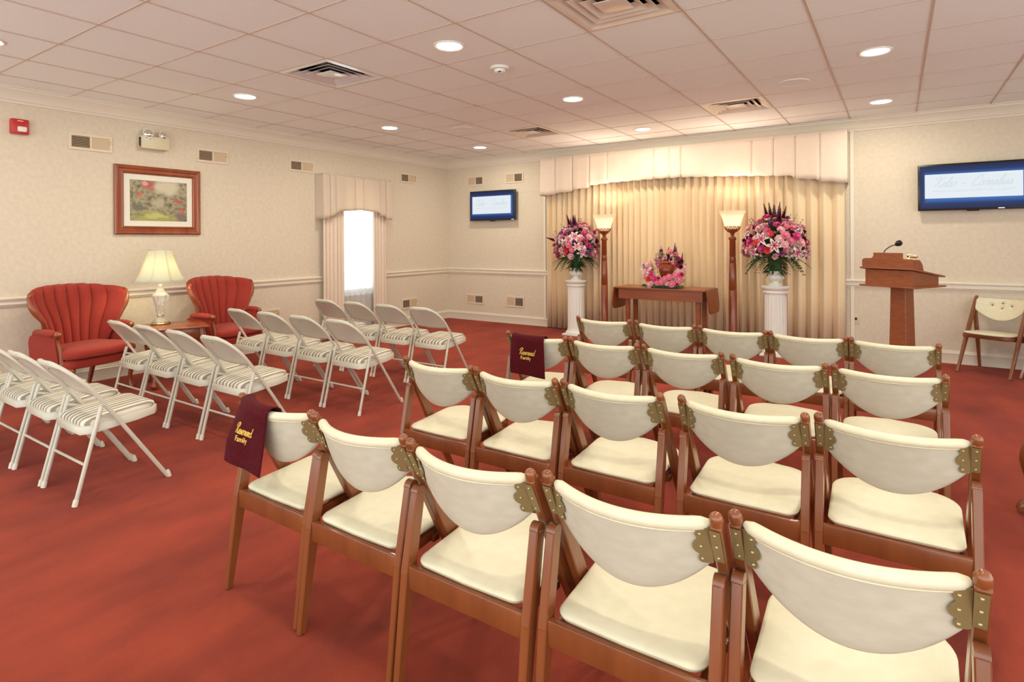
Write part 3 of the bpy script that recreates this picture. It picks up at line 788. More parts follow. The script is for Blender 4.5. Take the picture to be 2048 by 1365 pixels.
# ---------------------------------------------------------------- metal folding chair with striped pad
def metal_chair():
    t = thing('metal_folding_chair', '', 'chair', group='beige metal folding chairs')
    hx = .205
    def side(z):   # y of the main tube at height z
        return .445-.645*z if z < .5 else .1225-.645*(z-.5)-.9*(z-.5)**2
    b = B(); path = []
    for z in (.006, .12, .25, .38, .5, .54, .575): path.append((hx-.012*max(0, z-.4)/.175, side(z), z))
    R_ = .135
    for i in range(1, 9):
        a = PI/2*i/8; z = .575+R_*math.sin(a); path.append((hx-.012-R_*(1-math.cos(a)), side(z), z))
    path2 = [(-x, y, z) for x, y, z in reversed(path)]
    mid = [(x, side(.710)-.006*(1-(x/.06)**2), .710) for x in (.03, 0, -.03)]
    add_tube(b, path+mid+path2, .0102, 12); obj('frame', b, 'chair_metal', t)
    b = B()
    def bf(u, v_):
        x = (-1+2*u)*(hx-.016); z = .515+.190*v_
        if z > .575:
            dz = min(z-.575, R_*.97); lim = hx-.012-R_+math.sqrt(max(0, R_*R_-dz*dz))-.004
            x = x*lim/(hx-.016)
        return Vector((x, side(z)-.016*(1-(x/hx)**2)*(.3+v_), z+.012*(1-v_)*(abs(x/hx)**2)))
    sheet(b, bf, 20, 12); obj('backrest', b, 'chair_metal', t, 60, solid=.004)
    b = B(); add_lathe(b, [(.001, -.003), (.004, -.002), (.004, .002), (.001, .003)], (0, side(.672)-.020, .672), 8); obj('rivet', b, 'dark_metal', t)
    # seat pan
    def outline(k, ins=0):
        o_ = []
        P = [(-.150, .042), (.150, .042), (.190, .085), (.195, .30), (.180, .385), (.140, .415), (-.140, .415), (-.180, .385), (-.195, .30), (-.190, .085)]
        return [(x*k, .228+(y-.228)*k) for x, y in P]
    def zt(y): return .374+(y-.042)*.092
    b = B(); o0 = outline(1)
    bridge(b, [[Vector((x, y, zt(y)-.042)) for x, y in outline(.97)], [Vector((x, y, zt(y)-.040)) for x, y in outline(1)], [Vector((x, y, zt(y)-.004)) for x, y in outline(1)], [Vector((x, y, zt(y))) for x, y in outline(.98)]])
    obj('seat_pan', b, 'chair_metal', t, 50)
    b = B()
    rings = []
    for k, dz in ((.95, 0), (.955, .010), (.93, .021), (.85, .030), (.65, .036), (.35, .038), (.1, .039)):
        rings.append([Vector((x, y, zt(y)+dz)) for x, y in outline(k)])
    bridge(b, rings); bmesh.ops.subdivide_edges(b, edges=[e for e in b.edges if e.calc_length() > .1], cuts=2, use_grid_fill=False)
    obj('seat_pad', b, 'stripe_cloth', t, 80)
    for s in (-1, 1):
        b = B(); add_tube(b, [(s*hx, .002, .006), (s*hx, .060, .24), (s*hx, .116, .462), (s*hx, .120, .474)], [.0102, .0102, .0108, .007], 12); obj('rear_leg', b, 'chair_metal', t)
        b = B(); add_bar(b, (s*(hx-.014), .105, .425), (s*(hx-.014), .185, .40), .003, .014, bev=.001); obj('link_bar', b, 'chair_metal', t)
        for y0, y1 in ((.0, .006), (.449, .440)):
            b = B(); add_tube(b, [(s*hx, y0, 0), (s*hx, y1, .028), (s*hx, y1+(.001 if y0 < .1 else -.003), .034)], [.0130, .0125, .0108], 12); obj('foot_cap', b, 'rubber_cap', t)
    b = B(); add_tube(b, [(-hx, .048, .19), (hx, .048, .19)], .007, 8); obj('rear_crossbar', b, 'chair_metal', t)
    return t
mp = metal_chair()
MROW = [('nearest row', -3.62, 1.182), ('second row', -3.645, 2.045), ('third row', -3.576, 2.972), ('farthest row near the window', -3.565, 3.908)]
ORD4 = ['leftmost', 'second from left', 'third from left', 'rightmost']
first = True
for rn, x4, y in MROW:
    for k in range(4):
        x = x4-.449*(3-k)
        lb = 'beige metal folding chair, %s in its %s' % (ORD4[k], rn)
        if first: mp.location = (x, y, 0); mp['label'] = lb; first = False
        else: dup(mp, (x, y+random.uniform(-.004, .004), 0), random.uniform(-.008, .008), lb)

# ---------------------------------------------------------------- red channel-back armchairs (local +Y faces forward)
def armchair(label, loc, rz):
    t = thing('red_armchair', label, 'armchair', loc, rz, 'red armchairs by the left wall')
    def hw(z):
        P = [(.30, .255), (.40, .262), (.56, .285), (.66, .325), (.74, .372), (.80, .400), (.86, .408), (.90, .40), (1, .38)]
        for (a, c_), (e_, f_) in zip(P, P[1:]):
            if a <= z <= e_: return c_+(f_-c_)*(z-a)/(e_-a)
        return P[-1][1]
    NC = 8
    def topz(u): return .925-.055*abs(u)**2.6+.006*abs(math.sin(PI*NC*(u+1)/2))
    def surf(u, v_, side_):
        z = .34+(topz(u)-.34)*v_
        w_ = hw(z)
        fwd = .20*abs(u)**3.2*(.25+.75*min(1, max(0, (z-.36)/.3)))
        lean = -.16*(z-.34)
        y = .10+lean+fwd
        x = u*w_
        if side_ == 0:
            y += .034*abs(math.sin(PI*NC*(u+1)/2))**.55+.012*math.sin(PI*min(1, v_*1.0))
        else: y -= .055*(1-.5*abs(u)**4)
        return Vector((x, y, z))
    b = B(); NU, NV = 96, 14
    F = [[b.verts.new(surf(-1+2*i/NU, j/NV, 0)) for j in range(NV+1)] for i in range(NU+1)]
    K = [[b.verts.new(surf(-1+2*i/NU, j/NV, 1)) for j in range(NV+1)] for i in range(NU+1)]
    topm = [b.verts.new((F[i][NV].co+K[i][NV].co)/2+Vector((0, 0, .022))) for i in range(NU+1)]
    for i in range(NU):
        for j in range(NV):
            b.faces.new((F[i][j], F[i+1][j], F[i+1][j+1], F[i][j+1])); b.faces.new((K[i][j+1], K[i+1][j+1], K[i+1][j], K[i][j]))
        b.faces.new((F[i][NV], F[i+1][NV], topm[i+1], topm[i])); b.faces.new((topm[i], topm[i+1], K[i+1][NV], K[i][NV]))
        b.faces.new((K[i][0], K[i+1][0], F[i+1][0], F[i][0]))
    for i in (0, NU):
        for j in range(NV): b.faces.new((F[i][j], F[i][j+1], K[i][j+1], K[i][j]))
        b.faces.new((F[i][NV], topm[i], K[i][NV]))
    obj('channel_back', b, 'red_fabric', t, 55)
    # polished wood edge on each wing
    for s in (-1, 1):
        b = B(); P = [surf(s, .30+.70*i/14, 0)*.5+surf(s, .30+.70*i/14, 1)*.5+Vector((s*.006, .012, 0)) for i in range(15)]
        P.append(P[-1]+Vector((-s*.022, -.004, .018)))
        add_tube(b, P, [.018+.006*math.sin(i*.8) for i in range(15)]+[.012], 10, 1.0); obj('wing_trim', b, 'red_wood', t)
        # arm
        b = B(); P = catmull([(s*.300, .13, .565), (s*.318, .24, .575), (s*.322, .34, .572), (s*.315, .385, .560)], 4)
        add_tube(b, P, [.034]*(len(P)-2)+[.030, .018], 14, .85); obj('arm_pad', b, 'red_fabric', t, 60)
        b = B(); add_prism(b, [(.05, .29), (.40, .29), (.385, .555), (.12, .555), (.08, .535), (.055, .48)], lambda y, z, h: Vector((s*(.268+h+(z-.29)*.10), y, z)), .035); obj('arm_panel', b, 'red_fabric', t)
        b = B(); add_tube(b, catmull([(s*.285, .42, .31), (s*.290, .405, .42), (s*.305, .385, .52), (s*.312, .400, .560), (s*.312, .415, .578)], 4), [.021, .020, .019, .018, .017, .016, .015, .015, .016, .018, .022, .024, .026, .027, .026, .022, .012][:17], 12); obj('arm_post', b, 'red_wood', t)
    # seat
    def pad(z0, hgt, k, y0, y1):
        b_ = B(); cushion(b_, .245*k, .300*k, y0, y1, z0, z0, hgt, .10, .04); return b_
    obj('seat_cushion', pad(.355, .075, 1, .06, .545), 'red_fabric', t, 70)
    b = B(); cushion(b, .25, .295, .02, .52, .275, .275, .078, .09, .03); obj('seat_apron', b, 'red_fabric', t, 70)
    # legs
    for s in (-1, 1):
        b = B(); P = catmull([(s*.245, .455, .285), (s*.262, .480, .22), (s*.250, .470, .11), (s*.252, .478, .04), (s*.262, .495, .012)], 5)
        R_ = [.030, .033, .035, .034, .031, .027, .024, .021, .019, .018, .017, .016, .016, .016, .017, .019, .022, .024, .025, .022, .012]
        add_tube(b, P, R_[:len(P)], 12); obj('cabriole_leg', b, 'red_wood', t)
        b = B(); add_bar(b, (s*.215, -.015, 0), (s*.225, .06, .29), .026, .026, .036, .036); obj('rear_leg', b, 'red_wood', t)
    return t
armchair('red channel-back armchair left of the crystal lamp', (-6.16, 2.065, 0), -PI/2+math.radians(14))
armchair('red channel-back armchair right of the crystal lamp', (-6.14, 3.33, 0), -PI/2+math.radians(15))

# ---------------------------------------------------------------- end table and crystal lamp
t = thing('end_table', 'low polished cherry end table under the crystal lamp', 'table', (-5.62, 2.745, 0), math.radians(-18))
b = B(); add_box(b, (0, 0, .532), (.50, .50, .022), bev=.008, seg=3); obj('tabletop', b, 'red_wood', t)
b = B()
for sx_, sy_, w_, d_ in ((0, .19, .40, .018), (0, -.19, .40, .018), (.19, 0, .018, .40), (-.19, 0, .018, .40)): add_box(b, (sx_, sy_, .475), (w_, d_, .09), bev=.002)
obj('apron', b, 'red_wood', t)
for sx_ in (-1, 1):
    for sy_ in (-1, 1):
        b = B(); P = catmull([(sx_*.19, sy_*.19, .52), (sx_*.198, sy_*.198, .43), (sx_*.205, sy_*.205, .36), (sx_*.185, sy_*.185, .15), (sx_*.19, sy_*.19, .05), (sx_*.205, sy_*.205, .016)], 4)
        R_ = [.024, .025, .026, .028, .029, .028, .027, .025, .023, .020, .018, .017, .016, .0155, .016, .018, .022, .028, .031, .030, .018]
        add_tube(b, P, R_[:len(P)], 12); obj('cabriole_leg', b, 'red_wood', t)
LX, LY, LZ = -5.80, 2.70, .544
t = thing('table_lamp', 'crystal urn table lamp with a lit scalloped bell shade', 'lamp', (LX, LY, LZ))
b = B(); add_lathe(b, [(.001, 0), (.085, 0), (.088, .008), (.080, .016), (.001, .016)], n=28); obj('brass_foot', b, 'brass_bright', t)
b = B(); add_lathe(b, [(.001, .017), (.070, .017), (.066, .030), (.040, .048), (.024, .062), (.022, .074), (.001, .074)], n=24, sc=lambda a, z: 1+.04*math.cos(12*a)); obj('crystal_base', b, 'crystal', t, 25)
b = B(); add_lathe(b, [(.001, .075), (.030, .075), (.032, .082), (.030, .088), (.001, .088)], n=24); obj('brass_collar', b, 'brass_bright', t)
b = B(); add_lathe(b, [(.001, .089), (.028, .092), (.038, .115), (.046, .165), (.056, .215), (.066, .252), (.070, .268), (.066, .276), (.050, .290), (.036, .310), (.026, .335), (.018, .345), (.024, .355), (.020, .372), (.001, .376)], n=32, sc=lambda a, z: 1+.055*math.cos(10*a)*(1 if .10 < z < .27 else .3)); obj('crystal_body', b, 'crystal', t, 20)
b = B(); add_tube(b, [(0, 0, .376), (0, 0, .60)], .005, 8); obj('lamp_stem', b, 'brass_bright', t)
b = B()
ns = 8
def shade_r(v_): return .232-.135*v_**.62 if v_ < 1 else .097
def fsh(u, v_):
    a = 2*PI*u; seg = (u*ns) % 1.0
    r_ = shade_r(v_)*(1-.035*math.sin(PI*seg))
    z = .405+.30*v_-(.012*math.sin(PI*seg))*(1-v_)**3
    return Vector((r_*math.cos(a), r_*math.sin(a), z))
sheet(b, fsh, 64, 12); sh = obj('lamp_shade', b, 'shade_cloth', t, 50, solid=.002)
b = B()
for k in range(ns):
    a = 2*PI*k/ns; add_tube(b, [(shade_r(j/12)*1.004*math.cos(a), shade_r(j/12)*1.004*math.sin(a), .405+.30*j/12) for j in range(13)], .0016, 5)
add_tube(b, [fsh(i/64, 0)*1.0 for i in range(65)], .003, 6, caps=False); add_tube(b, [fsh(i/64, 1) for i in range(65)], .003, 6, caps=False)
obj('shade_piping', b, 'vent_beige', sh)
b = B(); add_lathe(b, [(.001, -.035), (.012, -.03), (.020, -.01), (.022, .01), (.014, .028), (.001, .034)], (0, 0, .56), 16); obj('bulb', b, 'lamp_disc', t)
point('lamp', (0, 0, .50), 7.0, (1, .90, .52), .035, t)

# ---------------------------------------------------------------- torchiere floor lamps
def torch(label, x, y, pw):
    t = thing('torchiere_lamp', label, 'floor lamp', (x, y, 0), 0, 'torchiere floor lamps')
    b = B(); add_lathe(b, [(.001, 0), (.15, 0), (.155, .012), (.14, .028), (.09, .04), (.06, .06), (.052, .085), (.001, .085)], n=28); obj('base', b, 'red_wood', t)
    b = B(); add_lathe(b, [(.001, .08), (.050, .08), (.048, .12), (.047, .70), (.044, .705), (.044, .712), (.046, .716), (.040, 1.02), (.037, 1.025), (.037, 1.032), (.0385, 1.035), (.036, 1.10), (.033, 1.102), (.033, 1.108), (.036, 1.112), (.034, 1.30), (.044, 1.312), (.044, 1.328), (.036, 1.335), (.030, 1.345), (.001, 1.345)], n=20, sc=lambda a, z: 1+.03*math.cos(8*a)); obj('pole', b, 'red_wood', t)
    b = B(); add_lathe(b, [(.001, 1.345), (.024, 1.345), (.018, 1.362), (.026, 1.376), (.022, 1.384), (.001, 1.384)], n=20); obj('neck', b, 'red_wood', t)
    # bronze cup with pierced scrollwork rim
    b = B(); add_lathe(b, [(.001, 1.382), (.028, 1.384), (.058, 1.402), (.074, 1.422), (.076, 1.428), (.070, 1.428), (.054, 1.408), (.001, 1.400)], n=32); obj('cup', b, 'red_wood', t)
    b = B()
    for k in range(12):
        a = 2*PI*k/12
        def Q(da, z, r_): return Vector((r_*math.cos(a+da), r_*math.sin(a+da), z))
        add_tube(b, [Q(-.26+.52*i/8, 1.428+.034*math.sin(PI*i/8), .0785+.010*math.sin(PI*i/8)) for i in range(9)], .0035, 6)
        add_tube(b, [Q(.10*math.cos(q*PI/4), 1.440+.009*math.sin(q*PI/4), .082) for q in range(9)], .0022, 5)
    for z_, r_ in ((1.428, .0775), (1.462, .0905)): add_tube(b, [(r_*math.cos(2*PI*i/40), r_*math.sin(2*PI*i/40), z_) for i in range(41)], .003, 6, caps=False)
    obj('filigree_rim', b, 'red_wood', t)
    b = B()
    P = [(.060, 1.415), (.076, 1.440), (.088, 1.475), (.100, 1.520), (.118, 1.575), (.136, 1.612), (.146, 1.632), (.152, 1.642), (.148, 1.646), (.140, 1.634), (.112, 1.575), (.094, 1.520), (.082, 1.475), (.070, 1.44), (.056, 1.420)]
    rings = [[Vector((r_*(1+.012*math.cos(16*2*PI*i/64))*math.cos(2*PI*i/64), r_*(1+.012*math.cos(16*2*PI*i/64))*math.sin(2*PI*i/64), z)) for i in range(64)] for r_, z in P]
    bridge(b, rings+[rings[0]], caps=False); bmesh.ops.remove_doubles(b, verts=b.verts, dist=.0001)
    obj('glass_bowl', b, 'alabaster', t, 60)
    b = B(); add_lathe(b, [(.001, 1.47), (.02, 1.475), (.03, 1.50), (.024, 1.53), (.001, 1.545)], n=14); obj('bulb', b, 'lamp_disc', t)
    area('lamp', (0, 0, 1.60), .10, pw, (1, .78, .58), (PI, 0, 0), parent=t, spread=2.3)
    point('bulb_glow', (0, 0, 1.575), pw*.35, (1, .74, .50), .03, t)
torch('torchiere floor lamp left of the drop-leaf table', -3.26, 7.13, 4.5)
torch('torchiere floor lamp right of the drop-leaf table', -1.61, 7.12, 4.5)

# ---------------------------------------------------------------- fluted pedestals with urn vases
def pedestal(label, x, y, h, r_):
    t = thing('fluted_pedestal', label, 'pedestal', (x, y, 0), 0, 'white pedestals')
    b = B(); add_box(b, (0, 0, .012), (2.5*r_, 2.5*r_, .024), bev=.003); add_lathe(b, [(.001, .024), (1.22*r_, .024), (1.25*r_, .036), (1.2*r_, .05), (1.08*r_, .06), (1.06*r_, .075), (.001, .075)], n=36); obj('plinth', b, 'plaster', t)
    b = B(); nf_ = 20
    rr = lambda a, z: 1-.055*abs(math.cos(nf_*a/2))**3 if .09 < z < h-.10 else 1.0
    add_lathe(b, [(.001, .07), (1.03*r_, .07), (1.01*r_, .085), (1.01*r_, .10), (1.0*r_, .12), (.97*r_, h-.13), (.965*r_, h-.11), (.965*r_, h-.09), (1.0*r_, h-.08), (.001, h-.08)], n=120, sc=rr); obj('shaft', b, 'plaster', t, 50)
    b = B(); add_lathe(b, [(.001, h-.082), (1.08*r_, h-.08), (1.1*r_, h-.065), (1.05*r_, h-.055), (1.2*r_, h-.035), (1.27*r_, h-.025), (1.27*r_, h-.004), (1.24*r_, h), (.001, h)], n=48); obj('capital', b, 'plaster', t)
    return t
def urn(label, x, y, z, k):
    t = thing('urn_vase', label, 'vase', (x, y, z), 0, 'white urn vases')
    b = B(); add_lathe(b, [(.001, 0), (.075*k, 0), (.078*k, .012), (.060*k, .022), (.040*k, .035), (.036*k, .048), (.001, .048)], n=32); obj('foot', b, 'plaster', t)
    b = B(); add_lathe(b, [(.001, .046), (.036*k, .048), (.058*k, .058), (.088*k, .078), (.094*k, .098), (.088*k, .114), (.072*k, .124), (.074*k, .138), (.092*k, .160), (.096*k, .168), (.088*k, .168), (.07*k, .14), (.001, .13)], n=40, sc=lambda a, z: 1+.02*math.cos(14*a) if z < .12 else 1); obj('bowl', b, 'plaster', t)
PL = (-3.70, 7.155, .760); PR = (-1.138, 7.08, .785)
pedestal('white fluted pedestal left of the stage curtain, nearer the corner', PL[0], PL[1], PL[2], .118)
pedestal('white fluted pedestal right of the torchiere lamps, nearer the lectern', PR[0], PR[1], PR[2], .118)
urn('white urn vase on the left pedestal', *PL, .98)
urn('white urn vase on the right pedestal', *PR, 1.0)

# ---------------------------------------------------------------- flowers
def petal(b, L, w_, cup, curl, base, az, tilt, pts=5):
    """one petal growing from base, facing azimuth az, opening angle tilt"""
    rings = []
    for i in range(pts+1):
        v_ = i/pts; ww = w_*math.sin(PI*(.12+.80*v_))**.8
        for_ = []
        for j in (-1, 0, 1):
            x = j*ww; d = v_*L; z = cup*(abs(j)**1)*ww+0
            th = tilt+curl*v_
            p = Vector((x, d*math.cos(th), d*math.sin(th)+z))
            for_.append(p)
        rings.append(for_)
    Rz = Matrix.Rotation(az, 3, 'Z')
    V = [[b.verts.new(Rz @ p+Vector(base)) for p in r_] for r_ in rings]
    for a, c_ in zip(V, V[1:]):
        for j in range(2): b.faces.new((a[j], a[j+1], c_[j+1], c_[j]))
def mesh_of(b, mt, name):
    bmesh.ops.recalc_face_normals(b, faces=b.faces)
    me = bpy.data.meshes.new(name); b.to_mesh(me); b.free()
    for p in me.polygons: p.use_smooth = True
    for x in ([mt] if isinstance(mt, str) else mt): me.materials.append(MAT[x])
    return me
def rose_mesh(mt):
    b = B(); add_lathe(b, [(.001, -.012), (.012, -.008), (.017, .006), (.014, .020), (.008, .028), (.003, .026)], n=10)
    for r_, n, tl, L, w_ in ((0, 3, 1.45, .030, .013), (0, 5, 1.15, .034, .017), (0, 6, .75, .038, .020), (0, 7, .35, .040, .020)):
        for k in range(n): petal(b, L, w_, .35, -.25, (0, 0, -.008), 2*PI*k/n+tl*3, tl)
    return mesh_of(b, mt, 'rose')
def carnation_mesh(mt):
    b = B(); rr_ = random.Random(3)
    for k in range(46):
        petal(b, .034+rr_.uniform(-.006, .004), .010, rr_.uniform(-.5, .5), rr_.uniform(-.3, .3), (0, 0, -.012), rr_.uniform(0, 2*PI), rr_.uniform(.1, 1.5), 3)
    return mesh_of(b, mt, 'carnation')
def gerbera_mesh(mt):
    b = B()
    for ly, n in ((.15, 22), (.45, 18)):
        for k in range(n): petal(b, .048-.01*ly, .006, .1, -.1, (0, 0, 0), 2*PI*k/n+ly, ly, 3)
    add_lathe(b, [(.001, -.004), (.014, 0), (.012, .010), (.001, .014)], n=12)
    return mesh_of(b, mt, 'gerbera')
def lily_mesh():
    b = B()
    for k in range(6):
        n0 = len(b.faces); petal(b, .078, .016, .25, -.75, (0, 0, -.01), 2*PI*k/6, .85, 7)
        petal(b, .066, .007, .25, -.75, (0, 0, -.007), 2*PI*k/6, .86, 7)
        b.faces.ensure_lookup_table()
        for f in b.faces[n0+14:]: f.material_index = 1
    for k in range(5):
        a = 2*PI*k/5; add_tube(b, [(0, 0, 0), (.012*math.cos(a), .012*math.sin(a), .035), (.022*math.cos(a), .022*math.sin(a), .05)], [.001, .001, .003], 4)
    return mesh_of(b, ['petal_white', 'petal_hot'], 'lily')
def spike_mesh(mt):
    b = B(); add_tube(b, [(0, 0, -.08), (0, 0, .20)], .0025, 5)
    for f in b.faces: f.material_index = 1
    n0 = len(b.faces); rr_ = random.Random(5)
    for k in range(34):
        z = .02+.185*k/34; r_ = .017*(1-k/44)
        a = k*2.4; p = (.6*r_*math.cos(a), .6*r_*math.sin(a), z)
        for q in range(4): petal(b, r_*1.5, r_*.95, .5, .3, p, a-PI/2+(q-1.5)*1.1, .55*(q % 2)+.1, 2)
    return mesh_of(b, [mt, 'leaf'], 'larkspur')
def leaf_blade(b, base, d, L, w_, droop=.4):
    d = Vector(d).normalized(); s = d.cross(Vector((0, 0, 1)))
    s = s.normalized() if s.length > .01 else Vector((1, 0, 0)); up = s.cross(d)
    V = []
    for i in range(5):
        v_ = i/4; p = Vector(base)+d*L*v_-Vector((0, 0, 1))*droop*L*v_*v_; ww = w_*math.sin(PI*(.08+.9*v_))
        V.append([b.verts.new(p-s*ww+up*ww*.3), b.verts.new(p), b.verts.new(p+s*ww+up*ww*.3)])
    for a, c_ in zip(V, V[1:]):
        for j in range(2): b.faces.new((a[j], a[j+1], c_[j+1], c_[j]))
def fern_frond(b, base, d, L, rr_):
    d = Vector(d).normalized(); s = d.cross(Vector((0, 0, 1))); s = s.normalized() if s.length > .01 else Vector((1, 0, 0))
    P = [Vector(base)+d*L*i/7-Vector((0, 0, 1))*.45*L*(i/7)**2 for i in range(8)]
    add_tube(b, P, .0015, 4)
    for i in range(1, 8):
        for q in (-1, 1): leaf_blade(b, P[i], d*.5+s*q, .045*(1-.08*i)*L/.16, .0075, .25)
FL = {'rose': [rose_mesh(c) for c in ('petal_pink', 'petal_pale', 'petal_hot')], 'carnation': [carnation_mesh(c) for c in ('petal_pale', 'petal_dark', 'petal_hot', 'petal_purple')],
      'gerbera': [gerbera_mesh('petal_red')], 'lily': [lily_mesh()], 'larkspur': [spike_mesh('petal_purple'), spike_mesh('petal_pale'), spike_mesh('petal_dark')]}
def place_flower(par, kind, vi, p, n, sc):
    o = bpy.data.objects.new(kind, FL[kind][vi]); COL.objects.link(o); o.parent = par
    q = Vector((0, 0, 1)).rotation_difference(Vector(n)); o.rotation_mode = 'QUATERNION'
    o.rotation_quaternion = q @ Matrix.Rotation(random.uniform(0, 6.28), 3, 'Z').to_quaternion()
    o.location = p; o.scale = (sc, sc, sc)
def bouquet(label, loc, rx, rz, zc, seed, front_lilies, red_list, rose_mix):
    rr_ = random.Random(seed); random.seed(seed)
    t = thing('flower_bouquet', label, 'flowers', loc, 0, 'large pedestal bouquets')
    # even cover of the dome with a golden-angle spiral
    N = 150; pts = []
    for i in range(N):
        zz = 1-1.45*(i+.5)/N; a = i*2.39996; r_ = math.sqrt(max(0, 1-zz*zz))
        n = Vector((r_*math.cos(a), r_*math.sin(a), zz)); pts.append(n)
    lil = [Vector(v_).normalized() for v_ in front_lilies]; red = [Vector(v_).normalized() for v_ in red_list]
    used = []
    def at(n, k): return Vector((n.x*rx*k, n.y*rx*.74*k, zc+n.z*rz*k*(1.0 if n.z > 0 else .9)))
    for v_ in lil: place_flower(t, 'lily', 0, at(v_, .98), v_, rr_.uniform(1.0, 1.2)); used.append(v_)
    for v_ in red: place_flower(t, 'gerbera', 0, at(v_, 1.0), v_, 1.0); used.append(v_)
    for n in pts:
        if any((n-q).length < .17 for q in used): continue
        if n.z < -.42: continue
        r_ = rr_.random(); k = rr_.uniform(.86, 1.06)
        if r_ < rose_mix: place_flower(t, 'rose', rr_.choice([0, 0, 1, 1, 2]), at(n, k), n, rr_.uniform(1.05, 1.35))
        elif r_ < rose_mix+.38: place_flower(t, 'carnation', rr_.choice([0, 0, 1, 2, 3]), at(n, k), n, rr_.uniform(1.0, 1.3))
        elif r_ < rose_mix+.46: place_flower(t, 'lily', 0, at(n, k), n, .8)
    for k in range(11):
        a = rr_.uniform(0, 2*PI); ti = rr_.uniform(.05, .55) if k < 7 else rr_.uniform(.8, 1.3)
        n = Vector((math.sin(ti)*math.cos(a), math.sin(ti)*math.sin(a), math.cos(ti)))
        place_flower(t, 'larkspur', rr_.choice([0, 1, 2]), at(n, .90), n, rr_.uniform(.8, 1.0))
    b = B()
    for k in range(520):
        zz = rr_.uniform(-.5, 1); a = rr_.uniform(0, 2*PI); r_ = math.sqrt(1-zz*zz); n = Vector((r_*math.cos(a), r_*math.sin(a), zz))
        p = at(n, rr_.uniform(.50, .93)); leaf_blade(b, p, n+Vector((rr_.uniform(-.4, .4), rr_.uniform(-.4, .4), rr_.uniform(-.2, .5))), rr_.uniform(.05, .10), rr_.uniform(.007, .014), .3)
    for k in range(14):  # airy twigs
        a = rr_.uniform(0, 2*PI); ti = rr_.uniform(0, 1.2); n = Vector((math.sin(ti)*math.cos(a), math.sin(ti)*math.sin(a), math.cos(ti)))
        P = [at(n, .8+.08*i)+Vector((0, 0, .002*i*i)) for i in range(5)]; add_tube(b, P, .0014, 4)
        for i in range(1, 5):
            for q in range(3): leaf_blade(b, P[i], n+Vector((rr_.uniform(-1, 1), rr_.uniform(-1, 1), rr_.uniform(-.5, 1))), .022, .004, .1)
    add_lathe(b, [(.001, -.02), (.055, .0), (.066, .03), (.075, zc*.45), (rx*.36, zc*.9), (rx*.38, zc+rz*.2), (.001, zc+rz*.4)], n=16)
    for k in range(90):
        a = rr_.uniform(0, 2*PI); z = rr_.uniform(.01, .12); leaf_blade(b, (.06*math.cos(a), .06*math.sin(a), z), (math.cos(a), math.sin(a), rr_.uniform(-.7, .5)), rr_.uniform(.06, .12), rr_.uniform(.010, .016), .35)
    o = obj('foliage', b, 'leaf', t, 80); o['kind'] = 'stuff'
    b = B()
    for k in range(46):
        a = 2*PI*k/46+rr_.uniform(-.1, .1); el = rr_.uniform(-.75, .15); L = rr_.uniform(.13, .21)
        fern_frond(b, (rx*.45*math.cos(a), rx*.38*math.sin(a), zc-rz*.40), (math.cos(a), math.sin(a)*.85, el), L*rx/.36*1.05, rr_)
    o = obj('fern', b, 'fern', t, 80); o['kind'] = 'stuff'
bouquet('pink and red bouquet with lilies on the left pedestal urn', (PL[0], PL[1], PL[2]+.15), .315, .33, .30, 11, [(.0, -1, .35), (.75, -.9, -.25), (-.5, -1, .5), (.3, -1, .55)], [(-.1, -1, -.15)], .42)
bouquet('taller pink and red bouquet with lilies on the right pedestal urn', (PR[0], PR[1], PR[2]+.155), .335, .33, .30, 23, [(.10, -1, .0), (.95, -.75, -.35), (-.35, -1, .25), (-.7, -.9, -.3)], [(-.05, -1, .42), (-.12, -1, -.18), (-.55, -1, .12)], .46)

# ---------------------------------------------------------------- drop-leaf table with urn arrangement
TZ = .735
t = thing('drop_leaf_table', 'brown drop-leaf console table holding the low flower arrangement', 'table', (-2.345, 6.86, 0))
b = B(); add_box(b, (0, 0, TZ-.010), (1.10, .46, .020), bev=.004); obj('tabletop', b, 'table_wood', t)
b = B(); add_box(b, (0, -.195, TZ-.080), (1.02, .018, .118)); add_box(b, (0, .195, TZ-.080), (1.02, .018, .118)); add_box(b, (-.50, 0, TZ-.080), (.018, .39, .118)); add_box(b, (.50, 0, TZ-.080), (.018, .39, .118)); obj('apron', b, 'table_wood', t)
b = B()
for i in range(46): add_lathe(b, [(.001, -.006), (.005, -.005), (.006, 0), (.005, .005), (.001, .006)], (-.50+i*1.0/45, -.207, TZ-.143), 6)
obj('beading', b, 'table_wood', t)
for s in (-1, 1):
    P = [(-.225, 0), (.225, 0), (.225, -.19), (.19, -.255), (.14, -.275), (-.14, -.275), (-.19, -.255), (-.225, -.19)]
    b = B(); add_prism(b, P, lambda y, z, h: Vector((s*(.556+h+(-z)*.10), y, TZ-.004+z)), .016); obj('drop_leaf', b, 'table_wood', t)
for sx_ in (-.42, .44):
    for sy_ in (-.13, .13):
        b = B(); add_bar(b, (sx_, sy_, 0), (sx_, sy_, TZ-.13), .035, .035, .055, .05); obj('leg', b, 'table_wood', t)
b = B(); add_box(b, (0, 0, .16), (.86, .05, .03), bev=.003); obj('stretcher', b, 'table_wood', t)
ax, ay = -2.305, 6.80
t = thing('urn_vase', 'glossy brown urn nestled in the flowers on the table', 'urn', (ax, ay+.02, TZ))
b = B(); add_lathe(b, [(.001, 0), (.05, 0), (.055, .05), (.050, .10), (.072, .14), (.088, .19), (.090, .225), (.078, .262), (.050, .28), (.046, .29), (.001, .29)], n=36); obj('body', b, 'urn_glaze', t)
b = B(); add_lathe(b, [(.001, .291), (.055, .291), (.058, .298), (.040, .312), (.012, .320), (.014, .332), (.001, .336)], n=28); obj('lid', b, 'urn_glaze', t)
t = thing('flower_arrangement', 'low pink flower arrangement around the brown urn on the table', 'flowers', (ax, ay, TZ))
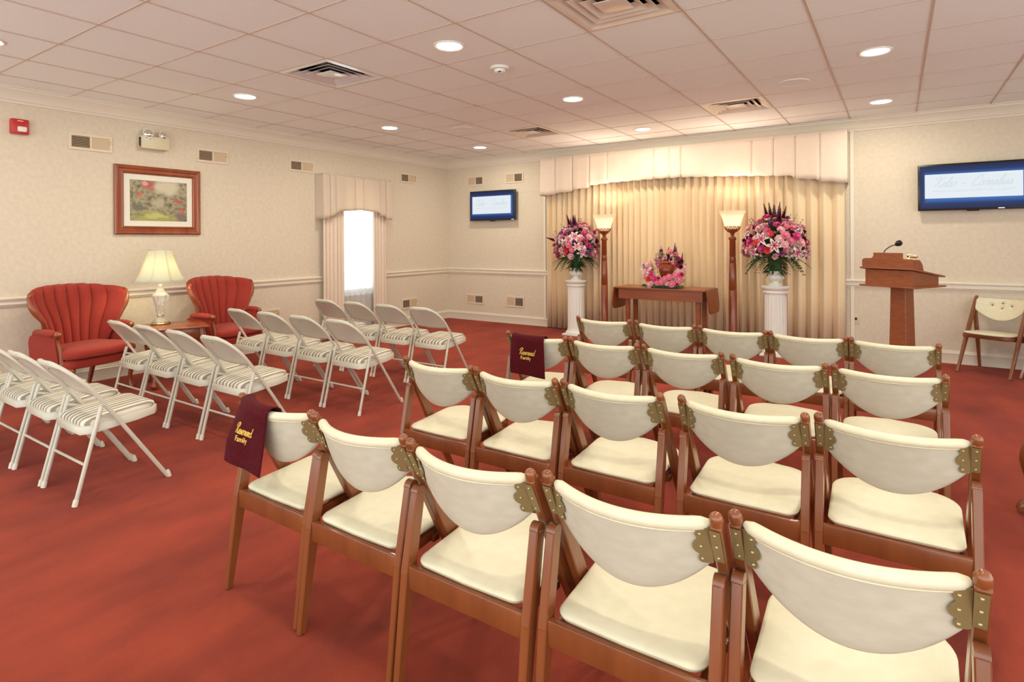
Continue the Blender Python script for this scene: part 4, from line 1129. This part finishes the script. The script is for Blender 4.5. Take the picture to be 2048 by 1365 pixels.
rr_ = random.Random(31); random.seed(31)
def fl(kind, vi, x, y, z, sc=1.0): place_flower(t, kind, vi, (x, y, z), Vector((x*1.5, -1+min(.9, y*2), z*1.2)).normalized(), sc)
for x, z, kd, vi in [(-.23, .12, 'rose', 1), (-.20, .19, 'rose', 1), (-.17, .09, 'gerbera', 0), (-.14, .16, 'rose', 2), (-.10, .10, 'rose', 2), (-.04, .11, 'carnation', 2), (.0, .065, 'rose', 0), (.04, .10, 'rose', 0), (.06, .05, 'rose', 1), (.09, .13, 'rose', 0), (.13, .10, 'carnation', 0), (.16, .15, 'rose', 0), (.19, .20, 'rose', 1), (.20, .10, 'rose', 0), (.23, .16, 'carnation', 2),
                     (-.05, .055, 'rose', 0), (.12, .045, 'rose', 0), (-.22, .25, 'carnation', 3), (-.17, .27, 'rose', 1), (-.20, .22, 'lily', 0), (.22, .25, 'carnation', 1), (.20, .30, 'carnation', 1), (-.10, .03, 'carnation', 0), (.17, .04, 'carnation', 2), (-.15, .03, 'rose', 1)]:
    fl(kd, vi, x*1.02, -.14-.03*rr_.random()+.10*abs(x), z+.01, rr_.uniform(.9, 1.1))
for x, z, kd, vi in [(-.11, .33, 'rose', 0), (-.06, .29, 'carnation', 0), (-.12, .27, 'rose', 0), (.06, .29, 'rose', 0), (.10, .27, 'gerbera', 0), (.02, .44, 'rose', 0), (.09, .41, 'rose', 0), (.12, .36, 'carnation', 2), (.16, .33, 'carnation', 1), (-.09, .45, 'carnation', 3), (-.04, .37, 'carnation', 0), (.03, .35, 'carnation', 3), (-.16, .34, 'carnation', 0), (.19, .25, 'rose', 1), (-.02, .33, 'carnation', 1)]:
    fl(kd, vi, x, .09, z-.01, .95)
for x, z, vi in [(.07, .42, 0), (.085, .37, 0), (-.08, .38, 1), (-.14, .28, 1), (.15, .30, 0), (-.20, .2, 1), (0, .36, 2)]:
    place_flower(t, 'larkspur', vi, (x, .10, z-.04), Vector((x*.9, 0, 1)).normalized(), .8)
b = B()
for k in range(200):
    a = rr_.uniform(0, 2*PI); z = rr_.uniform(.02, .42); r_ = .23*(1-z/.56)+.02
    if z > .12 and math.sin(a) < -.2 and abs(math.cos(a)) < .75: continue
    leaf_blade(b, (r_*.8*math.cos(a), .04+r_*.55*math.sin(a), z), (math.cos(a), math.sin(a), rr_.uniform(-.1, 1.2)), rr_.uniform(.05, .09), rr_.uniform(.007, .013), .2)
for k in range(60):
    x = rr_.uniform(-.22, .22); leaf_blade(b, (x, -.10, .035), (x*2, -1, rr_.uniform(-.1, .3)), rr_.uniform(.05, .09), .012, .35)
for k in range(22):
    x = rr_.uniform(-.20, .22); zb = .42-abs(x)*1.0; add_tube(b, [(x*.8, .09, zb-.1), (x, .10, zb+.06)], .0015, 4)
    for q in range(5): leaf_blade(b, (x, .10, zb-.02+.018*q), (rr_.uniform(-1, 1), rr_.uniform(-.5, .5), .9), .026, .005, .1)
o = obj('foliage', b, 'fern', t, 80); o['kind'] = 'stuff'
b = B(); add_box(b, (0, .0, .012), (.36, .22, .024), bev=.008); obj('tray', b, 'leaf', t)

# ---------------------------------------------------------------- lectern with microphone
LR = math.radians(-30)
t = thing('lectern', 'wooden pedestal lectern with stepped front panel near back wall', 'lectern', (.040, 5.985, 0), LR)
b = B(); add_box(b, (0, 0, .02), (.40, .36, .04), bev=.006); obj('base', b, 'lectern_wood', t)
b = B(); add_bar(b, (0, 0, .04), (0, 0, .905), .150, .150, .122, .122, bev=.004); obj('post', b, 'lectern_wood', t)
b = B(); add_box(b, (0, 0, .909), (.455, .46, .014), bev=.003); obj('lower_shelf', b, 'lectern_wood', t)
b = B()
def wedge(x0, x1): add_prism(b, [(-.200, .916), (.185, .916), (.185, .985), (-.200, 1.046)], lambda y, z, h: Vector((x0+h, y, z)), x1-x0)
wedge(-.190, -.172); wedge(.172, .190); add_box(b, (0, -.191, .980), (.35, .018, .130)); add_box(b, (0, .10, .925), (.35, .16, .012))
obj('book_box', b, 'lectern_wood', t)
b = B(); add_box(b, (0, .0, 1.026), (.435, .475, .014), Matrix.Rotation(math.radians(-9), 3, 'X'), .003); obj('reading_slope', b, 'lectern_wood', t)
b = B()
P = [(-.215, 1.056), (.205, 1.056), (.205, 1.128), (.19, 1.142), (.125, 1.142), (.117, 1.150), (.117, 1.192), (-.117, 1.192), (-.117, 1.165), (-.132, 1.145), (-.20, 1.142), (-.215, 1.128)]
add_prism(b, P, lambda x, z, h: Vector((x, -.205+h, z)), .016); obj('front_panel', b, 'lectern_wood', t)
for s in (-1, 1):
    b = B(); add_prism(b, [(-.19, 1.05), (-.06, 1.04), (-.08, 1.10), (-.115, 1.135), (-.19, 1.138)], lambda y, z, h: Vector((s*.200+h-.007, y, z)), .014); obj('side_wing', b, 'lectern_wood', t)
t2 = thing('microphone', 'black gooseneck microphone rising from the lectern', 'microphone', (.040, 5.985, 0), LR)
b = B(); add_tube(b, catmull([(-.055, -.10, 1.055), (-.075, -.11, 1.14), (-.075, -.12, 1.20), (-.035, -.10, 1.245), (.0, -.08, 1.258)], 5), .0045, 8); obj('gooseneck', b, 'dark_metal', t2)
b = B(); add_lathe(b, [(.001, -.012), (.012, -.010), (.022, .006), (.026, .024), (.020, .040), (.001, .046)], n=18)
bmesh.ops.transform(b, matrix=Matrix.Translation((.004, -.078, 1.262)) @ Matrix.Rotation(math.radians(60), 4, 'Y'), verts=b.verts); obj('foam_head', b, 'black_plastic', t2)
b = B(); add_lathe(b, [(.001, 1.046), (.022, 1.046), (.022, 1.056), (.001, 1.058)], (-.055, -.10, 0), 16); obj('mount', b, 'dark_metal', t2)
t2 = thing('reading_light', 'small brass reading light on the right of the lectern top', 'lamp', (.040, 5.985, 0), LR)
b = B(); add_tube(b, catmull([(.13, -.13, 1.050), (.13, -.14, 1.13), (.135, -.12, 1.165)], 4), .006, 8); obj('arm', b, 'brass_bright', t2)
b = B(); add_tube(b, [(.115, -.12, 1.166), (.185, -.11, 1.160)], .013, 12); obj('light_tube', b, 'brass_bright', t2)

# ---------------------------------------------------------------- clawfoot chair at the right picture edge
t = thing('clawfoot_chair', 'carved dark wooden claw foot at the right picture edge', 'chair', (.545, 3.42, 0), -PI/2)
def clawleg(nm, x, y, s):
    b = B(); P = catmull([(x, y, .36), (x, y-.025, .27), (x, y-.020, .18), (x, y+.010, .09), (x, y-.010, .045), (x, y-.035, .026)], 4)
    R_ = [.030, .033, .036, .037, .036, .033, .029, .025, .022, .020, .018, .017, .017, .018, .019, .021, .023, .026, .028, .027, .018]
    add_tube(b, P, R_[:len(P)], 12)
    for q in (-1, 0, 1): add_tube(b, catmull([(x+q*.014, y-.02, .055), (x+q*.020, y-.050, .046), (x+q*.024, y-.066, .014)], 3), [.008, .010, .011, .010, .009, .008, .006], 8)
    obj(nm, b, 'chair_wood', t)
clawleg('front_leg', -.215, 0, 1); clawleg('front_leg', .215, 0, -1)
b = B(); add_box(b, (0, .24, .37), (.44, .50, .06), bev=.01); obj('seat_rail', b, 'chair_wood', t)
b = B(); cushion(b, .20, .21, .0, .48, .395, .395, .06); obj('seat', b, 'vinyl', t, 60)
for s in (-1, 1):
    b = B(); add_bar(b, (s*.19, .52, 0), (s*.19, .47, .38), .03, .03, .036, .036); obj('rear_leg', b, 'chair_wood', t)
    b = B(); add_bar(b, (s*.19, .47, .36), (s*.20, .56, .92), .036, .034, .028, .026); obj('back_post', b, 'chair_wood', t)
b = B(); add_box(b, (0, .56, .90), (.46, .026, .09), bev=.01); add_box(b, (0, .52, .66), (.14, .016, .44), Matrix.Rotation(-.15, 3, 'X'), .006); obj('back_splat', b, 'chair_wood', t)
